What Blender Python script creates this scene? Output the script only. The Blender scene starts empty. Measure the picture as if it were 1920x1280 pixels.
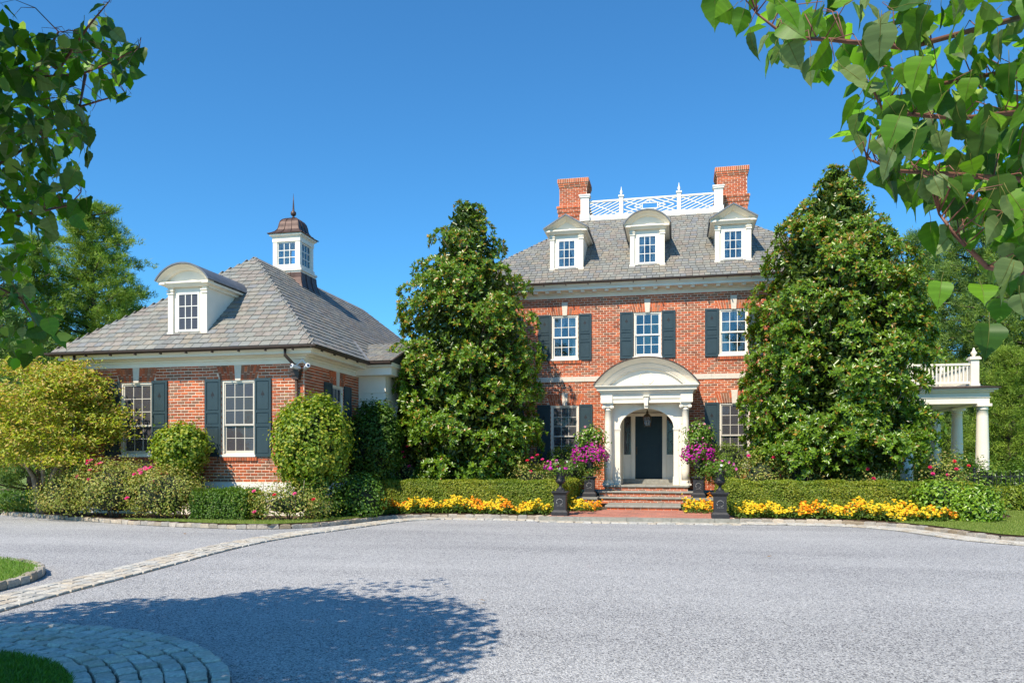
import bpy, math, random
import numpy as np
from mathutils import Matrix, Vector
R = random.Random(7)
N = np.random.default_rng(11)
sc = bpy.context.scene
# ------------------------------------------------------------------ camera
FPX, HOR, CAMH, YAW = 1460.0, 866.0, 1.48, math.atan(310 / 1460.0)
cam = bpy.data.cameras.new('camera')
cam.sensor_width = 36.0
cam.lens = FPX / 1920 * 36
cam.shift_y = (HOR - 640) / 1920
cam.clip_start, cam.clip_end = 0.1, 3000
camo = bpy.data.objects.new('camera', cam)
sc.collection.objects.link(camo)
camo.location = (0, 0, CAMH)
camo.rotation_euler = (math.pi / 2, 0, YAW)
sc.camera = camo
# ------------------------------------------------------------------ sky and sun
SUN = Vector((-0.38, -1.0, 1.22)).normalized()          # towards the sun
w = bpy.data.worlds.new('World')
sc.world = w
w.use_nodes = True
nt = w.node_tree
bg = nt.nodes['Background']
sky = nt.nodes.new('ShaderNodeTexSky')
sky.sky_type = 'NISHITA'
sky.sun_disc = False
sky.sun_elevation = math.asin(SUN.z)
sky.sun_rotation = math.atan2(SUN.x, SUN.y)
sky.altitude = 0
sky.air_density = 1.0
sky.dust_density = 0.15
sky.ozone_density = 4.0
tint = nt.nodes.new('ShaderNodeVectorMath')          # deep polarised blue of the photograph, the same all over the sky
tint.operation = 'MULTIPLY'
tint.inputs[1].default_value = (0.45, 1.03, 1.32)
nt.links.new(sky.outputs[0], tint.inputs[0])
nt.links.new(tint.outputs[0], bg.inputs[0])
bg.inputs[1].default_value = 0.115
sl = bpy.data.lights.new('sun', 'SUN')
sl.energy = 5.0
sl.angle = math.radians(0.53)
sl.color = (1.0, 0.90, 0.74)
so = bpy.data.objects.new('sun', sl)
sc.collection.objects.link(so)
so.rotation_euler = SUN.to_track_quat('Z', 'Y').to_euler()
so.location = (-10, -25, 30)
vs = sc.view_settings
vs.view_transform = 'Standard'
vs.look = 'None'
vs.exposure = 0.40
vs.gamma = 1.0
vs.use_curve_mapping = False
sc.cycles.max_bounces = 7
sc.cycles.transparent_max_bounces = 12
# ------------------------------------------------------------------ helpers
S_, C_ = math.sin(YAW), math.cos(YAW)


def ray(x, y):
    u = (x - 960) / FPX
    return (-S_ + u * C_, C_ + u * S_, (HOR - y) / FPX)


def at_depth(x, y, d):
    r = ray(x, y)
    return (r[0] * d, r[1] * d, CAMH + r[2] * d)


def at_y(x, y, Y):
    r = ray(x, y)
    return at_depth(x, y, Y / r[1])


WM = {}
I4 = Matrix.Identity(4)


def link(o, parent=None, M=None, label=None, cat=None, group=None, kind=None):
    sc.collection.objects.link(o)
    M = M or I4
    if parent is not None:
        o.parent = parent
        o.matrix_parent_inverse = WM[parent].inverted()
    o.matrix_basis = M
    WM[o] = M
    if label:
        o['label'] = label
    if cat:
        o['category'] = cat
    if group:
        o['group'] = group
    if kind:
        o['kind'] = kind
    return o


def empty(name, loc, label, cat, group=None, kind=None):
    o = bpy.data.objects.new(name, None)
    o.empty_display_size = 0.2
    return link(o, None, Matrix.Translation(loc), label, cat, group, kind)


def inst(name, mesh, parent, M, **k):
    return link(bpy.data.objects.new(name, mesh), parent, M, **k)


def T(x, y, z):
    return Matrix.Translation((x, y, z))


def RZ(a):
    return Matrix.Rotation(a, 4, 'Z')


def SC(x, y, z):
    return Matrix.Diagonal((x, y, z, 1))


class MB:
    """collects faces for one mesh; M maps local to world"""

    def __init__(s, M=None):
        s.v, s.f, s.c = [], [], []
        s.M = M or I4
        s.smooth = []

    def add(s, vs, fs, col=None, smooth=False):
        b = len(s.v)
        for p in vs:
            q = s.M @ Vector(p)
            s.v.append((q.x, q.y, q.z))
        for f in fs:
            s.f.append(tuple(b + i for i in f))
            s.c.append(col)
            s.smooth.append(smooth)
        return s

    def box(s, x0, x1, y0, y1, z0, z1, col=None, skip=()):
        vs = [(x0, y0, z0), (x1, y0, z0), (x1, y1, z0), (x0, y1, z0), (x0, y0, z1), (x1, y0, z1), (x1, y1, z1), (x0, y1, z1)]
        fs = {'b': (3, 2, 1, 0), 't': (4, 5, 6, 7), 'f': (0, 1, 5, 4), 'k': (2, 3, 7, 6), 'l': (3, 0, 4, 7), 'r': (1, 2, 6, 5)}
        return s.add(vs, [fs[k] for k in fs if k not in skip], col)

    def quad(s, a, b, c, d, col=None):
        return s.add([a, b, c, d], [(0, 1, 2, 3)], col)

    def poly_y(s, pts, y0, y1, col=None, smooth=False):
        """extrude an xz polygon from y0 to y1 (pts counter-clockwise seen from -y)"""
        n = len(pts)
        vs = [(p[0], y0, p[1]) for p in pts] + [(p[0], y1, p[1]) for p in pts]
        fs = [tuple(range(n)), tuple(range(2 * n - 1, n - 1, -1))]
        fs += [(i, i + n, (i + 1) % n + n, (i + 1) % n) for i in range(n)]
        return s.add(vs, fs, col, smooth)

    def strip_y(s, outer, inner, y0, y1, col=None):
        """band between two open xz polylines, extruded in y"""
        n = len(outer)
        vs = []
        for y in (y0, y1):
            vs += [(p[0], y, p[1]) for p in outer] + [(p[0], y, p[1]) for p in inner]
        fs = []
        for i in range(n - 1):
            o, q = i, n + i
            O, Q = 2 * n + i, 3 * n + i
            fs += [(q, q + 1, o + 1, o), (O, O + 1, Q + 1, Q), (o, o + 1, O + 1, O), (Q, Q + 1, q + 1, q)]
        fs += [(0, 2 * n, 3 * n, n), (n - 1, 2 * n - 1, 4 * n - 1, 3 * n - 1)]
        return s.add(vs, fs, col)

    def slant(s, outer, inner, yo, yi, yb, col=None):
        """moulding band: outer edge at yo, inner edge at yi, both run back to yb"""
        n = len(outer)
        vs = [(p[0], yo, p[1]) for p in outer] + [(p[0], yi, p[1]) for p in inner] + [(p[0], yb, p[1]) for p in outer] + [(p[0], yb, p[1]) for p in inner]
        fs = []
        for i in range(n - 1):
            o, q, O, Q = i, n + i, 2 * n + i, 3 * n + i
            fs += [(q, q + 1, o + 1, o), (o, o + 1, O + 1, O), (Q, Q + 1, q + 1, q)]
        fs += [(0, 2 * n, 3 * n, n), (n - 1, 2 * n - 1, 4 * n - 1, 3 * n - 1)]
        return s.add(vs, fs, col)

    def lathe(s, prof, cx=0, cy=0, n=20, col=None, smooth=True, sq=False):
        vs = []
        for r, z in prof:
            for k in range(n):
                a = 2 * math.pi * (k + (.5 if sq else 0)) / n
                vs.append((cx + r * math.cos(a), cy + r * math.sin(a), z))
        fs = []
        for i in range(len(prof) - 1):
            for k in range(n):
                fs.append((i * n + k, i * n + (k + 1) % n, (i + 1) * n + (k + 1) % n, (i + 1) * n + k))
        s.add(vs, fs, col, smooth)
        m = len(prof) - 1
        b = len(s.v) - len(vs)
        s.f += [tuple(b + k for k in range(n - 1, -1, -1)), tuple(b + m * n + k for k in range(n))]
        s.c += [col, col]
        s.smooth += [False, False]
        return s

    def tube(s, path, rad, n=6, col=None, smooth=True):
        path = [Vector(p) for p in path]
        if not hasattr(rad, '__len__'):
            rad = [rad] * len(path)
        vs = []
        for i, p in enumerate(path):
            d = (path[min(i + 1, len(path) - 1)] - path[max(i - 1, 0)])
            d = d.normalized() if d.length > 1e-6 else Vector((0, 0, 1))
            up = Vector((0, 0, 1)) if abs(d.z) < .95 else Vector((1, 0, 0))
            a = d.cross(up).normalized()
            b = a.cross(d)
            for k in range(n):
                t = 2 * math.pi * k / n
                vs.append(p + (a * math.cos(t) + b * math.sin(t)) * rad[i])
        fs = []
        m = len(path)
        for i in range(m - 1):
            for k in range(n):
                fs.append((i * n + k, (i + 1) * n + k, (i + 1) * n + (k + 1) % n, i * n + (k + 1) % n))
        fs += [tuple(range(n)), tuple((m - 1) * n + k for k in range(n - 1, -1, -1))]
        return s.add(vs, fs, col, smooth)

    def sweep(s, prof, path, closed=False, col=None):
        """profile (offset outwards, z) swept along an xy path (outwards = right-hand side of travel)"""
        n = len(path)
        P = [Vector((p[0], p[1])) for p in path]
        rings = []
        for i in range(n):
            if closed or 0 < i < n - 1:
                d0 = (P[i] - P[i - 1]).normalized()
                d1 = (P[(i + 1) % n] - P[i]).normalized()
            else:
                d0 = d1 = (P[1] - P[0]).normalized() if i == 0 else (P[-1] - P[-2]).normalized()
            n0, n1 = Vector((d0.y, -d0.x)), Vector((d1.y, -d1.x))
            m = (n0 + n1)
            m = m / m.length_squared * 2 if m.length > 1e-6 else n0
            rings.append([(P[i].x + m.x * o, P[i].y + m.y * o, z) for o, z in prof])
        k = len(prof)
        vs = [p for r in rings for p in r]
        fs = []
        for i in range(n if closed else n - 1):
            j = (i + 1) % n
            for q in range(k - 1):
                fs.append((i * k + q, j * k + q, j * k + q + 1, i * k + q + 1))
        if not closed:
            fs += [tuple(range(k)), tuple((n - 1) * k + q for q in range(k - 1, -1, -1))]
        return s.add(vs, fs, col)

    def mesh(s, name, mat):
        me = bpy.data.meshes.new(name)
        me.from_pydata(s.v, [], s.f)
        if any(c is not None for c in s.c):
            a = me.attributes.new('Col', 'FLOAT_COLOR', 'FACE')
            arr = np.array([(c[0], c[1], c[2], 1.0) if c is not None else (.5, .5, .5, 1) for c in s.c], dtype=np.float32)
            a.data.foreach_set('color', arr.ravel())
        if any(s.smooth):
            me.polygons.foreach_set('use_smooth', s.smooth)
        me.materials.append(mat)
        return me

    def build(s, name, mat, parent=None, **k):
        return link(bpy.data.objects.new(name, s.mesh(name, mat)), parent, None, **k)


def np_mesh(name, V, F, mat, cols=None, smooth=False):
    """numpy mesh: V (n,3), F (m,k) with k 3 or 4, cols (m,3)"""
    me = bpy.data.meshes.new(name)
    n, (m, k) = len(V), F.shape
    me.vertices.add(n)
    me.vertices.foreach_set('co', np.ascontiguousarray(V, dtype=np.float32).ravel())
    me.loops.add(m * k)
    me.loops.foreach_set('vertex_index', np.ascontiguousarray(F, dtype=np.int32).ravel())
    me.polygons.add(m)
    me.polygons.foreach_set('loop_start', np.arange(0, m * k, k, dtype=np.int32))
    me.polygons.foreach_set('loop_total', np.full(m, k, dtype=np.int32))
    if smooth:
        me.polygons.foreach_set('use_smooth', np.ones(m, dtype=bool))
    me.update(calc_edges=True)
    if cols is not None:
        a = me.attributes.new('Col', 'FLOAT_COLOR', 'FACE')
        c4 = np.ones((m, 4), dtype=np.float32)
        c4[:, :3] = cols
        a.data.foreach_set('color', c4.ravel())
    me.materials.append(mat)
    return me


# ------------------------------------------------------------------ materials
def mat(name, col=(.5, .5, .5), rough=.6, attr=False, nscale=0, namt=.0, bump=0, bscale=40, metal=0, spec=.5, trans=0, coat=0, n2scale=0, n2amt=0):
    m = bpy.data.materials.new(name)
    m.use_nodes = True
    t = m.node_tree
    b = t.nodes['Principled BSDF']
    b.inputs['Roughness'].default_value = rough
    b.inputs['Metallic'].default_value = metal
    b.inputs['Specular IOR Level'].default_value = spec
    b.inputs['Coat Weight'].default_value = coat
    L = t.links
    tc = t.nodes.new('ShaderNodeNewGeometry')
    if attr:
        a = t.nodes.new('ShaderNodeAttribute')
        a.attribute_name = 'Col'
        out = a.outputs['Color']
    else:
        a = t.nodes.new('ShaderNodeRGB')
        a.outputs[0].default_value = (*col, 1)
        out = a.outputs[0]
    for sc_, am in ((nscale, namt), (n2scale, n2amt)):
        if sc_:
            n = t.nodes.new('ShaderNodeTexNoise')
            n.inputs['Scale'].default_value = sc_
            n.inputs['Detail'].default_value = 5
            L.new(tc.outputs['Position'], n.inputs['Vector'])
            mr = t.nodes.new('ShaderNodeMapRange')
            mr.inputs[1].default_value = .3
            mr.inputs[2].default_value = .7
            mr.inputs[3].default_value = 1 - am
            mr.inputs[4].default_value = 1 + am
            L.new(n.outputs[0], mr.inputs[0])
            mx = t.nodes.new('ShaderNodeVectorMath')
            mx.operation = 'SCALE'
            L.new(out, mx.inputs[0])
            L.new(mr.outputs[0], mx.inputs['Scale'])
            out = mx.outputs[0]
    L.new(out, b.inputs['Base Color'])
    if bump:
        n = t.nodes.new('ShaderNodeTexNoise')
        n.inputs['Scale'].default_value = bscale
        n.inputs['Detail'].default_value = 6
        L.new(tc.outputs['Position'], n.inputs['Vector'])
        bp = t.nodes.new('ShaderNodeBump')
        bp.inputs['Strength'].default_value = bump
        bp.inputs['Distance'].default_value = .02
        L.new(n.outputs[0], bp.inputs['Height'])
        L.new(bp.outputs[0], b.inputs['Normal'])
    if trans:
        tr = t.nodes.new('ShaderNodeBsdfTranslucent')
        sm = t.nodes.new('ShaderNodeVectorMath')
        sm.operation = 'MULTIPLY'
        L.new(out, sm.inputs[0])
        sm.inputs[1].default_value = (1.5, 1.6, .6)
        L.new(sm.outputs[0], tr.inputs[0])
        ms = t.nodes.new('ShaderNodeMixShader')
        ms.inputs[0].default_value = trans
        L.new(b.outputs[0], ms.inputs[1])
        L.new(tr.outputs[0], ms.inputs[2])
        L.new(ms.outputs[0], t.nodes['Material Output'].inputs[0])
    return m


def glass(name, tint, refl, rough=.02, screen=None):
    m = bpy.data.materials.new(name)
    m.use_nodes = True
    t = m.node_tree
    t.nodes.remove(t.nodes['Principled BSDF'])
    tr = t.nodes.new('ShaderNodeBsdfTransparent')
    tr.inputs[0].default_value = (*tint, 1)
    gl = t.nodes.new('ShaderNodeBsdfGlossy')
    gl.inputs['Roughness'].default_value = rough
    fr = t.nodes.new('ShaderNodeFresnel')
    fr.inputs[0].default_value = 1.5
    ad = t.nodes.new('ShaderNodeMath')
    ad.operation = 'ADD'
    ad.use_clamp = True
    ad.inputs[1].default_value = refl
    t.links.new(fr.outputs[0], ad.inputs[0])
    nz = t.nodes.new('ShaderNodeTexNoise')
    nz.inputs['Scale'].default_value = 2.2
    bp = t.nodes.new('ShaderNodeBump')
    bp.inputs['Strength'].default_value = .06
    bp.inputs['Distance'].default_value = .05
    t.links.new(nz.outputs[0], bp.inputs['Height'])
    t.links.new(bp.outputs[0], gl.inputs['Normal'])
    mx = t.nodes.new('ShaderNodeMixShader')
    t.links.new(ad.outputs[0], mx.inputs[0])
    base = tr.outputs[0]
    if screen:                       # insect screen behind the pane
        df = t.nodes.new('ShaderNodeBsdfDiffuse')
        df.inputs[0].default_value = (*screen, 1)
        m2 = t.nodes.new('ShaderNodeMixShader')
        m2.inputs[0].default_value = .62
        t.links.new(tr.outputs[0], m2.inputs[1])
        t.links.new(df.outputs[0], m2.inputs[2])
        base = m2.outputs[0]
    t.links.new(base, mx.inputs[1])
    t.links.new(gl.outputs[0], mx.inputs[2])
    t.links.new(mx.outputs[0], t.nodes['Material Output'].inputs[0])
    return m


BRICK = mat('brick', attr=True, rough=.85, nscale=60, namt=.22, n2scale=1.4, n2amt=.16, bump=.35, bscale=120, spec=.25)
MORTAR = mat('mortar', (.80, .62, .47), .95, nscale=30, namt=.12, bump=.3, bscale=150, spec=.2)
TRIM = mat('cream_paint', (.84, .765, .635), .45, nscale=2, namt=.06, spec=.4)
TRIMW = mat('white_paint', (.85, .81, .73), .42, nscale=3, namt=.05, spec=.4)
STONE = mat('limestone', (.68, .60, .50), .8, nscale=14, namt=.08, bump=.15, bscale=60)
SLATE = mat('slate', attr=True, rough=.62, nscale=24, namt=.16, n2scale=2.0, n2amt=.10, bump=.25, bscale=70, spec=.4)
SLATED = mat('slate_underlay', (.035, .035, .035), .9)
SHUT = mat('shutter_paint', (.031, .052, .060), .38, nscale=5, namt=.08, spec=.45)
DOORM = mat('door_paint', (.015, .033, .043), .40, nscale=4, namt=.08, spec=.22)
BRONZE = mat('bronze_gutter', (.07, .045, .035), .5, nscale=8, namt=.2, metal=.3)
COPPER = mat('aged_copper', (.080, .046, .038), .5, nscale=6, namt=.3, metal=.35)
LEAD = mat('lead_roof', (.16, .17, .185), .5, nscale=5, namt=.2, metal=.35)
BLACK = mat('black_iron', (.012, .012, .014), .5, nscale=30, namt=.3, bump=.15, bscale=90)
IRON = mat('urn_iron', (.022, .021, .024), .55, nscale=18, namt=.3, bump=.2, bscale=70)
IRONH = mat('iron_highlight', (.30, .29, .28), .6, nscale=30, namt=.3)  # paler iron: highlights on the wreath relief painted as colour
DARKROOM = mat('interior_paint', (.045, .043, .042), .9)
CURT = mat('curtain_fabric', (.85, .85, .84), .9, trans=.3)
GLUP = glass('window_glass_sky', (.97, .97, .98), .07)
GLLO = glass('window_glass_screened', (.5, .5, .5), .0, .05, screen=(.105, .10, .112))
SASH_SHADE = mat('shaded_sash_paint', (.56, .52, .45), .5, nscale=6, namt=.05)  # trim paint darkened, shade of the recessed sashes put into the colour
GLLAN = glass('lantern_glass', (.9, .88, .84), .0)
BLUEST = mat('bluestone', (.27, .26, .225), .8, nscale=9, namt=.2, bump=.3, bscale=40)
STEEL = mat('white_plastic', (.75, .76, .78), .3)
LENSM = mat('camera_lens', (.02, .05, .12), .1)
BRASS = mat('lantern_brass', (.10, .07, .04), .4, metal=.7)
BULB = mat('candle_sleeve', (.75, .62, .42), .5)
BARK = mat('bark', (.11, .085, .065), .9, nscale=14, namt=.35, bump=.6, bscale=30)
BARKL = mat('pale_bark', (.23, .18, .13), .9, nscale=10, namt=.4, bump=.5, bscale=25)
TWIG = mat('twig', (.20, .085, .06), .6, nscale=20, namt=.3)


def brickcol(dark=.22):
    q = R.random()
    if q < dark:
        c = R.choice([(.30, .105, .058), (.33, .115, .06), (.30, .145, .09), (.35, .155, .09)])
    elif q < .42:
        c = (.43, .118, .055)
    elif q < .8:
        c = (.51, .124, .053)
    else:
        c = (.57, .160, .066)
    k = R.uniform(.85, 1.15)
    return tuple(a * k for a in c)


def slatecol():
    c = R.choice([(.215, .212, .19), (.235, .23, .20), (.205, .21, .195), (.25, .235, .20), (.22, .215, .20), (.245, .215, .185), (.205, .207, .207), (.26, .23, .185), (.19, .19, .18)])
    k = R.uniform(.91, 1.09)
    return tuple(a * k for a in c)
# ================================================================== brick and slate laying
def chamfer_mesh(name, lx, lz, y_out, mat_, col, j=0.0):
    a, b, c = lx / 2, lz / 2, .006
    q = lambda: R.uniform(-j, j)
    back = [(-a, .01, -b), (a, .01, -b), (a, .01, b), (-a, .01, b)]
    mid = [(-a + q(), -y_out + c, -b + q()), (a + q(), -y_out + c, -b + q()), (a + q(), -y_out + c, b + q()), (-a + q(), -y_out + c, b + q())]
    fr = [(p[0] * (1 - c / a), -y_out, p[2] * (1 - c / b)) for p in mid]
    m = MB()
    fs = [(8, 9, 10, 11)]
    for i in range(4):
        k = (i + 1) % 4
        fs += [(i, k, 4 + k, 4 + i), (4 + i, 4 + k, 8 + k, 8 + i)]
    m.add(back + mid + fr, fs, col)
    return m.mesh(name, mat_)


BRV = [chamfer_mesh('brick', .197, .0595, R.uniform(.009, .014), BRICK, brickcol(), .0025) for _ in range(16)]


def lay(M, x0, x1, z0, z1, holes, parent, pick=None, maxn=0, mb=None, pitch=.215, course=.0785, dark=.17):
    """running bond on the local plane y=0; whole picked bricks become objects, the rest go to mb"""
    own = mb is None
    mb = mb or MB(M)
    cand = []
    rows = int(round((z1 - z0) / course))
    course = (z1 - z0) / rows
    for r in range(rows):
        za, zb = z0 + r * course + .0095, z0 + (r + 1) * course - .0095
        x = x0 - (pitch / 2 if r % 2 else 0)
        while x < x1:
            segs = [(max(x, x0) + .009, min(x + pitch, x1) - .009)]
            for h in holes:
                if zb > h[2] + .02 and za < h[3] - .02:
                    ns = []
                    for a, b in segs:
                        if b <= h[0] or a >= h[1]:
                            ns.append((a, b))
                        else:
                            if h[0] - a > .03:
                                ns.append((a, h[0]))
                            if b - h[1] > .03:
                                ns.append((h[1], b))
                    segs = ns
            for a, b in segs:
                if b - a < .03:
                    continue
                if pick and b - a > pitch - .025 and len(cand) < 6000 and pick((a + b) / 2, (za + zb) / 2):
                    cand.append((a, b, za, zb))
                else:
                    o = R.uniform(.008, .014)
                    mb.box(a, b, -o, .01, za + R.uniform(-.002, .002), zb + R.uniform(-.002, .002), brickcol(dark), skip=('k',))
            x += pitch
    if len(cand) > maxn:
        R.shuffle(cand)
    for i, (a, b, za, zb) in enumerate(cand):
        if i < maxn:
            inst('brick', R.choice(BRV), parent, M @ T((a + b) / 2, 0, (za + zb) / 2))
        else:
            mb.box(a, b, -R.uniform(.008, .014), .01, za, zb, brickcol(dark), skip=('k',))
    if own:
        mb.build('brickwork', BRICK, parent, kind='stuff')
    return mb


def backing(M, x0, x1, z0, z1, holes, depth=.13, mb=None):
    mb = mb or MB(M)
    mb.M = M
    xs = sorted({x0, x1, *[h[0] for h in holes], *[h[1] for h in holes]})
    zs = sorted({z0, z1, *[h[2] for h in holes], *[h[3] for h in holes]})
    for i in range(len(xs) - 1):
        for j in range(len(zs) - 1):
            cx, cz = (xs[i] + xs[i + 1]) / 2, (zs[j] + zs[j + 1]) / 2
            if any(h[0] < cx < h[1] and h[2] < cz < h[3] for h in holes):
                continue
            mb.quad((xs[i], 0, zs[j]), (xs[i + 1], 0, zs[j]), (xs[i + 1], 0, zs[j + 1]), (xs[i], 0, zs[j + 1]))
    for a, b, c, d in holes:
        mb.quad((a, 0, c), (a, 0, d), (a, depth, d), (a, depth, c))
        mb.quad((b, 0, d), (b, 0, c), (b, depth, c), (b, depth, d))
        mb.quad((a, 0, d), (b, 0, d), (b, depth, d), (a, depth, d))
        mb.quad((b, 0, c), (a, 0, c), (a, depth, c), (b, depth, c))
    return mb


def jack_arch(mb, th, M, xc, zt, hw, hgt, stone=STONE):
    """fan of soldier bricks and a keystone over an opening"""
    old = mb.M
    mb.M = M
    k0, k1 = .075, .105
    for sd in (-1, 1):
        q = k0 + .006
        i = 0
        while q < hw:
            w_ = min(.064, hw + .03 - q)
            f = lambda x, t: xc + sd * x * (1 + .22 * t)
            sp = .58 if i % 2 else .42
            for t0, t1 in ((0.02, sp - .02), (sp + .02, .99)):
                p = [(f(q, t0), zt + hgt * t0), (f(q + w_, t0), zt + hgt * t0), (f(q + w_, t1), zt + hgt * t1), (f(q, t1), zt + hgt * t1)]
                if sd < 0:
                    p = [p[1], p[0], p[3], p[2]]
                mb.poly_y(p, -.012, .008, brickcol(.3))
            q += .074
            i += 1
    mb.M = old
    k = MB(M)
    k.poly_y([(xc - k0, zt - .01), (xc + k0, zt - .01), (xc + k1, zt + hgt + .07), (xc - k1, zt + hgt + .07)], -.032, .01)
    k.build('keystone', stone, th)


PANE = {}


def pane_mesh(gm):
    if gm.name not in PANE:
        m = MB()
        m.box(-.5, .5, -.002, .002, -.5, .5)
        PANE[gm.name] = m.mesh('pane', gm)
    return PANE[gm.name]


def sash(mb, xa, xb, za, zb, y0, y1, st=.04, rail_b=.05):
    mb.box(xa, xa + st, y0, y1, za, zb)
    mb.box(xb - st, xb, y0, y1, za, zb)
    mb.box(xa + st, xb - st, y0, y1, zb - st, zb)
    mb.box(xa + st, xb - st, y0, y1, za, za + rail_b)
    return xa + st, xb - st, za + rail_b, zb - st


def lights(mb, win, M, xa, xb, za, zb, y, cols, rows, gm, mw=.02):
    pw, ph = (xb - xa) / cols, (zb - za) / rows
    for i in range(1, cols):
        mb.box(xa + i * pw - mw / 2, xa + i * pw + mw / 2, y - .012, y + .012, za, zb)
    for j in range(1, rows):
        mb.box(xa, xb, y - .0105, y + .0105, za + j * ph - mw / 2, za + j * ph + mw / 2)
    pm = pane_mesh(gm)
    for i in range(cols):
        for j in range(rows):
            t = M @ T(xa + (i + .5) * pw, y, za + (j + .5) * ph) @ Matrix.Rotation(R.gauss(0, .010), 4, 'Z') @ Matrix.Rotation(R.gauss(0, .012), 4, 'X') @ SC(pw - .004, 1, ph - .004)
            inst('pane', pm, win, t)


def curtains(win, M, xc, w_, z0, h, y, mt=None):
    mb = MB(M)
    n = 14
    for sd in (-1, 1):
        rows = []
        for j in range(n + 1):
            t = j / n
            if t < .55:
                inn = .02 + (.62 * (t / .55) ** 1.6)
            else:
                inn = .64 - .22 * (t - .55) / .45
            row = []
            for i in range(9):
                s = i / 8
                x = xc + sd * (w_ / 2) * (inn + (1 - inn) * s)
                row.append((x, y + .018 * math.sin(s * 22 + t * 3), z0 + h * (1 - t)))
            rows.append(row)
        vs = [p for r in rows for p in r]
        fs = [(j * 9 + i, j * 9 + i + 1, j * 9 + i + 10, j * 9 + i + 9) for j in range(n) for i in range(8)]
        mb.add(vs, fs, smooth=True)
    mb.build('curtain', mt or CURT, win)


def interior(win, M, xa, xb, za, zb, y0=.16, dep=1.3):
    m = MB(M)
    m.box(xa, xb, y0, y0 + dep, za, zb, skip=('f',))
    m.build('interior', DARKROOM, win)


def window(th, M, xc, z0, w_, h, cols, ru, rl, gm, sillbrick=True, curt=False):
    a, b = xc - w_ / 2, xc + w_ / 2
    fr = MB(M)
    fr.box(a + .003, a + .05, .02, .14, z0, z0 + h - .003)
    fr.box(b - .05, b - .003, .02, .14, z0, z0 + h - .003)
    fr.box(a + .05, b - .05, .02, .14, z0 + h - .05, z0 + h - .003)
    fr.box(a + .05, b - .05, .03, .14, z0, z0 + .03)
    win = fr.build('window', TRIM, th)
    m = MB(M)
    m.box(a - .03, b + .03, -.055, .03, z0 - .06, z0 - .002)
    m.build('sill', TRIMW, win)
    if sillbrick:
        m = MB(M)
        x = a - .06
        while x < b + .05:
            m.box(x + .004, x + .066, -.045, .01, z0 - .165, z0 - .068, brickcol())
            x += .0735
        m.build('sill_brickwork', BRICK, win, kind='stuff')
    s = MB(M)
    za, zb = z0 + .03, z0 + h - .05
    zm = za + (zb - za) * rl / (ru + rl)
    up = sash(s, a + .05, b - .05, zm - .02, zb, .045, .078)
    lo = sash(s, a + .053, b - .053, za, zm + .02, .082, .115, rail_b=.075)
    lights(s, win, M, up[0], up[1], up[2], up[3], .062, cols, ru, gm)
    lights(s, win, M, lo[0], lo[1], lo[2], lo[3], .099, cols, rl, gm)
    s.build('sash', SASH_SHADE if gm is GLLO else TRIMW, win)
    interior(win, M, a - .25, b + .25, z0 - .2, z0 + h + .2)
    if curt:
        curtains(win, M, xc, w_ - .1, z0 + .05, h - .1, .25)
    return win


SHM = {}


def shutter(th, M, xa, z0, w_, h):
    key = (round(w_, 3), round(h, 3))
    if key not in SHM:
        m = MB()
        m.box(0, w_, -.034, -.012, 0, h)
        st = .055
        m.box(0, st, -.052, -.035, 0, h)
        m.box(w_ - st, w_, -.052, -.035, 0, h)
        rails = [(0, .075), (h * .385, h * .385 + .07), (h * .565, h * .565 + .06), (h - .065, h)]
        for a, b in rails:
            m.box(st, w_ - st, -.0515, -.035, a, b)
        for (a, b), (c, d) in zip(rails[:-1], rails[1:]):
            m.box(st + .025, w_ - st - .025, -.046, -.033, b + .025, c - .025)
        c = MB()
        cx, cz, k = w_ / 2, h * .80, .072
        sp = [(-.15, -1), (.15, -1), (.1, -.35), (.75, -.5), (.8, .1), (.3, .55), (0, 1.15), (-.3, .55), (-.8, .1), (-.75, -.5), (-.1, -.35)]
        c.poly_y([(cx + p[0] * k * .8, cz + p[1] * k * 1.15) for p in sp], -.0475, -.044)
        d = MB()
        d.tube([(w_ * .82, -.03, -.0), (w_ * .82, -.06, -.04), (w_ * .86, -.06, -.10), (w_ * .80, -.06, -.15)], .009, 5)
        SHM[key] = (m.mesh('shutter', SHUT), c.mesh('cutout', BLACK), d.mesh('shutter_dog', BLACK))
    W_ = M @ T(xa, 0, z0)
    s = inst('shutter', SHM[key][0], th, W_)
    inst('cutout', SHM[key][1], s, W_)
    inst('shutter_dog', SHM[key][2], s, W_)


SLV = []
for _ in range(16):
    m = MB()
    m.box(-.5, .5, 0, 1, 0, .012, slatecol(), skip=())
    SLV.append(m.mesh('slate', SLATE))


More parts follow.
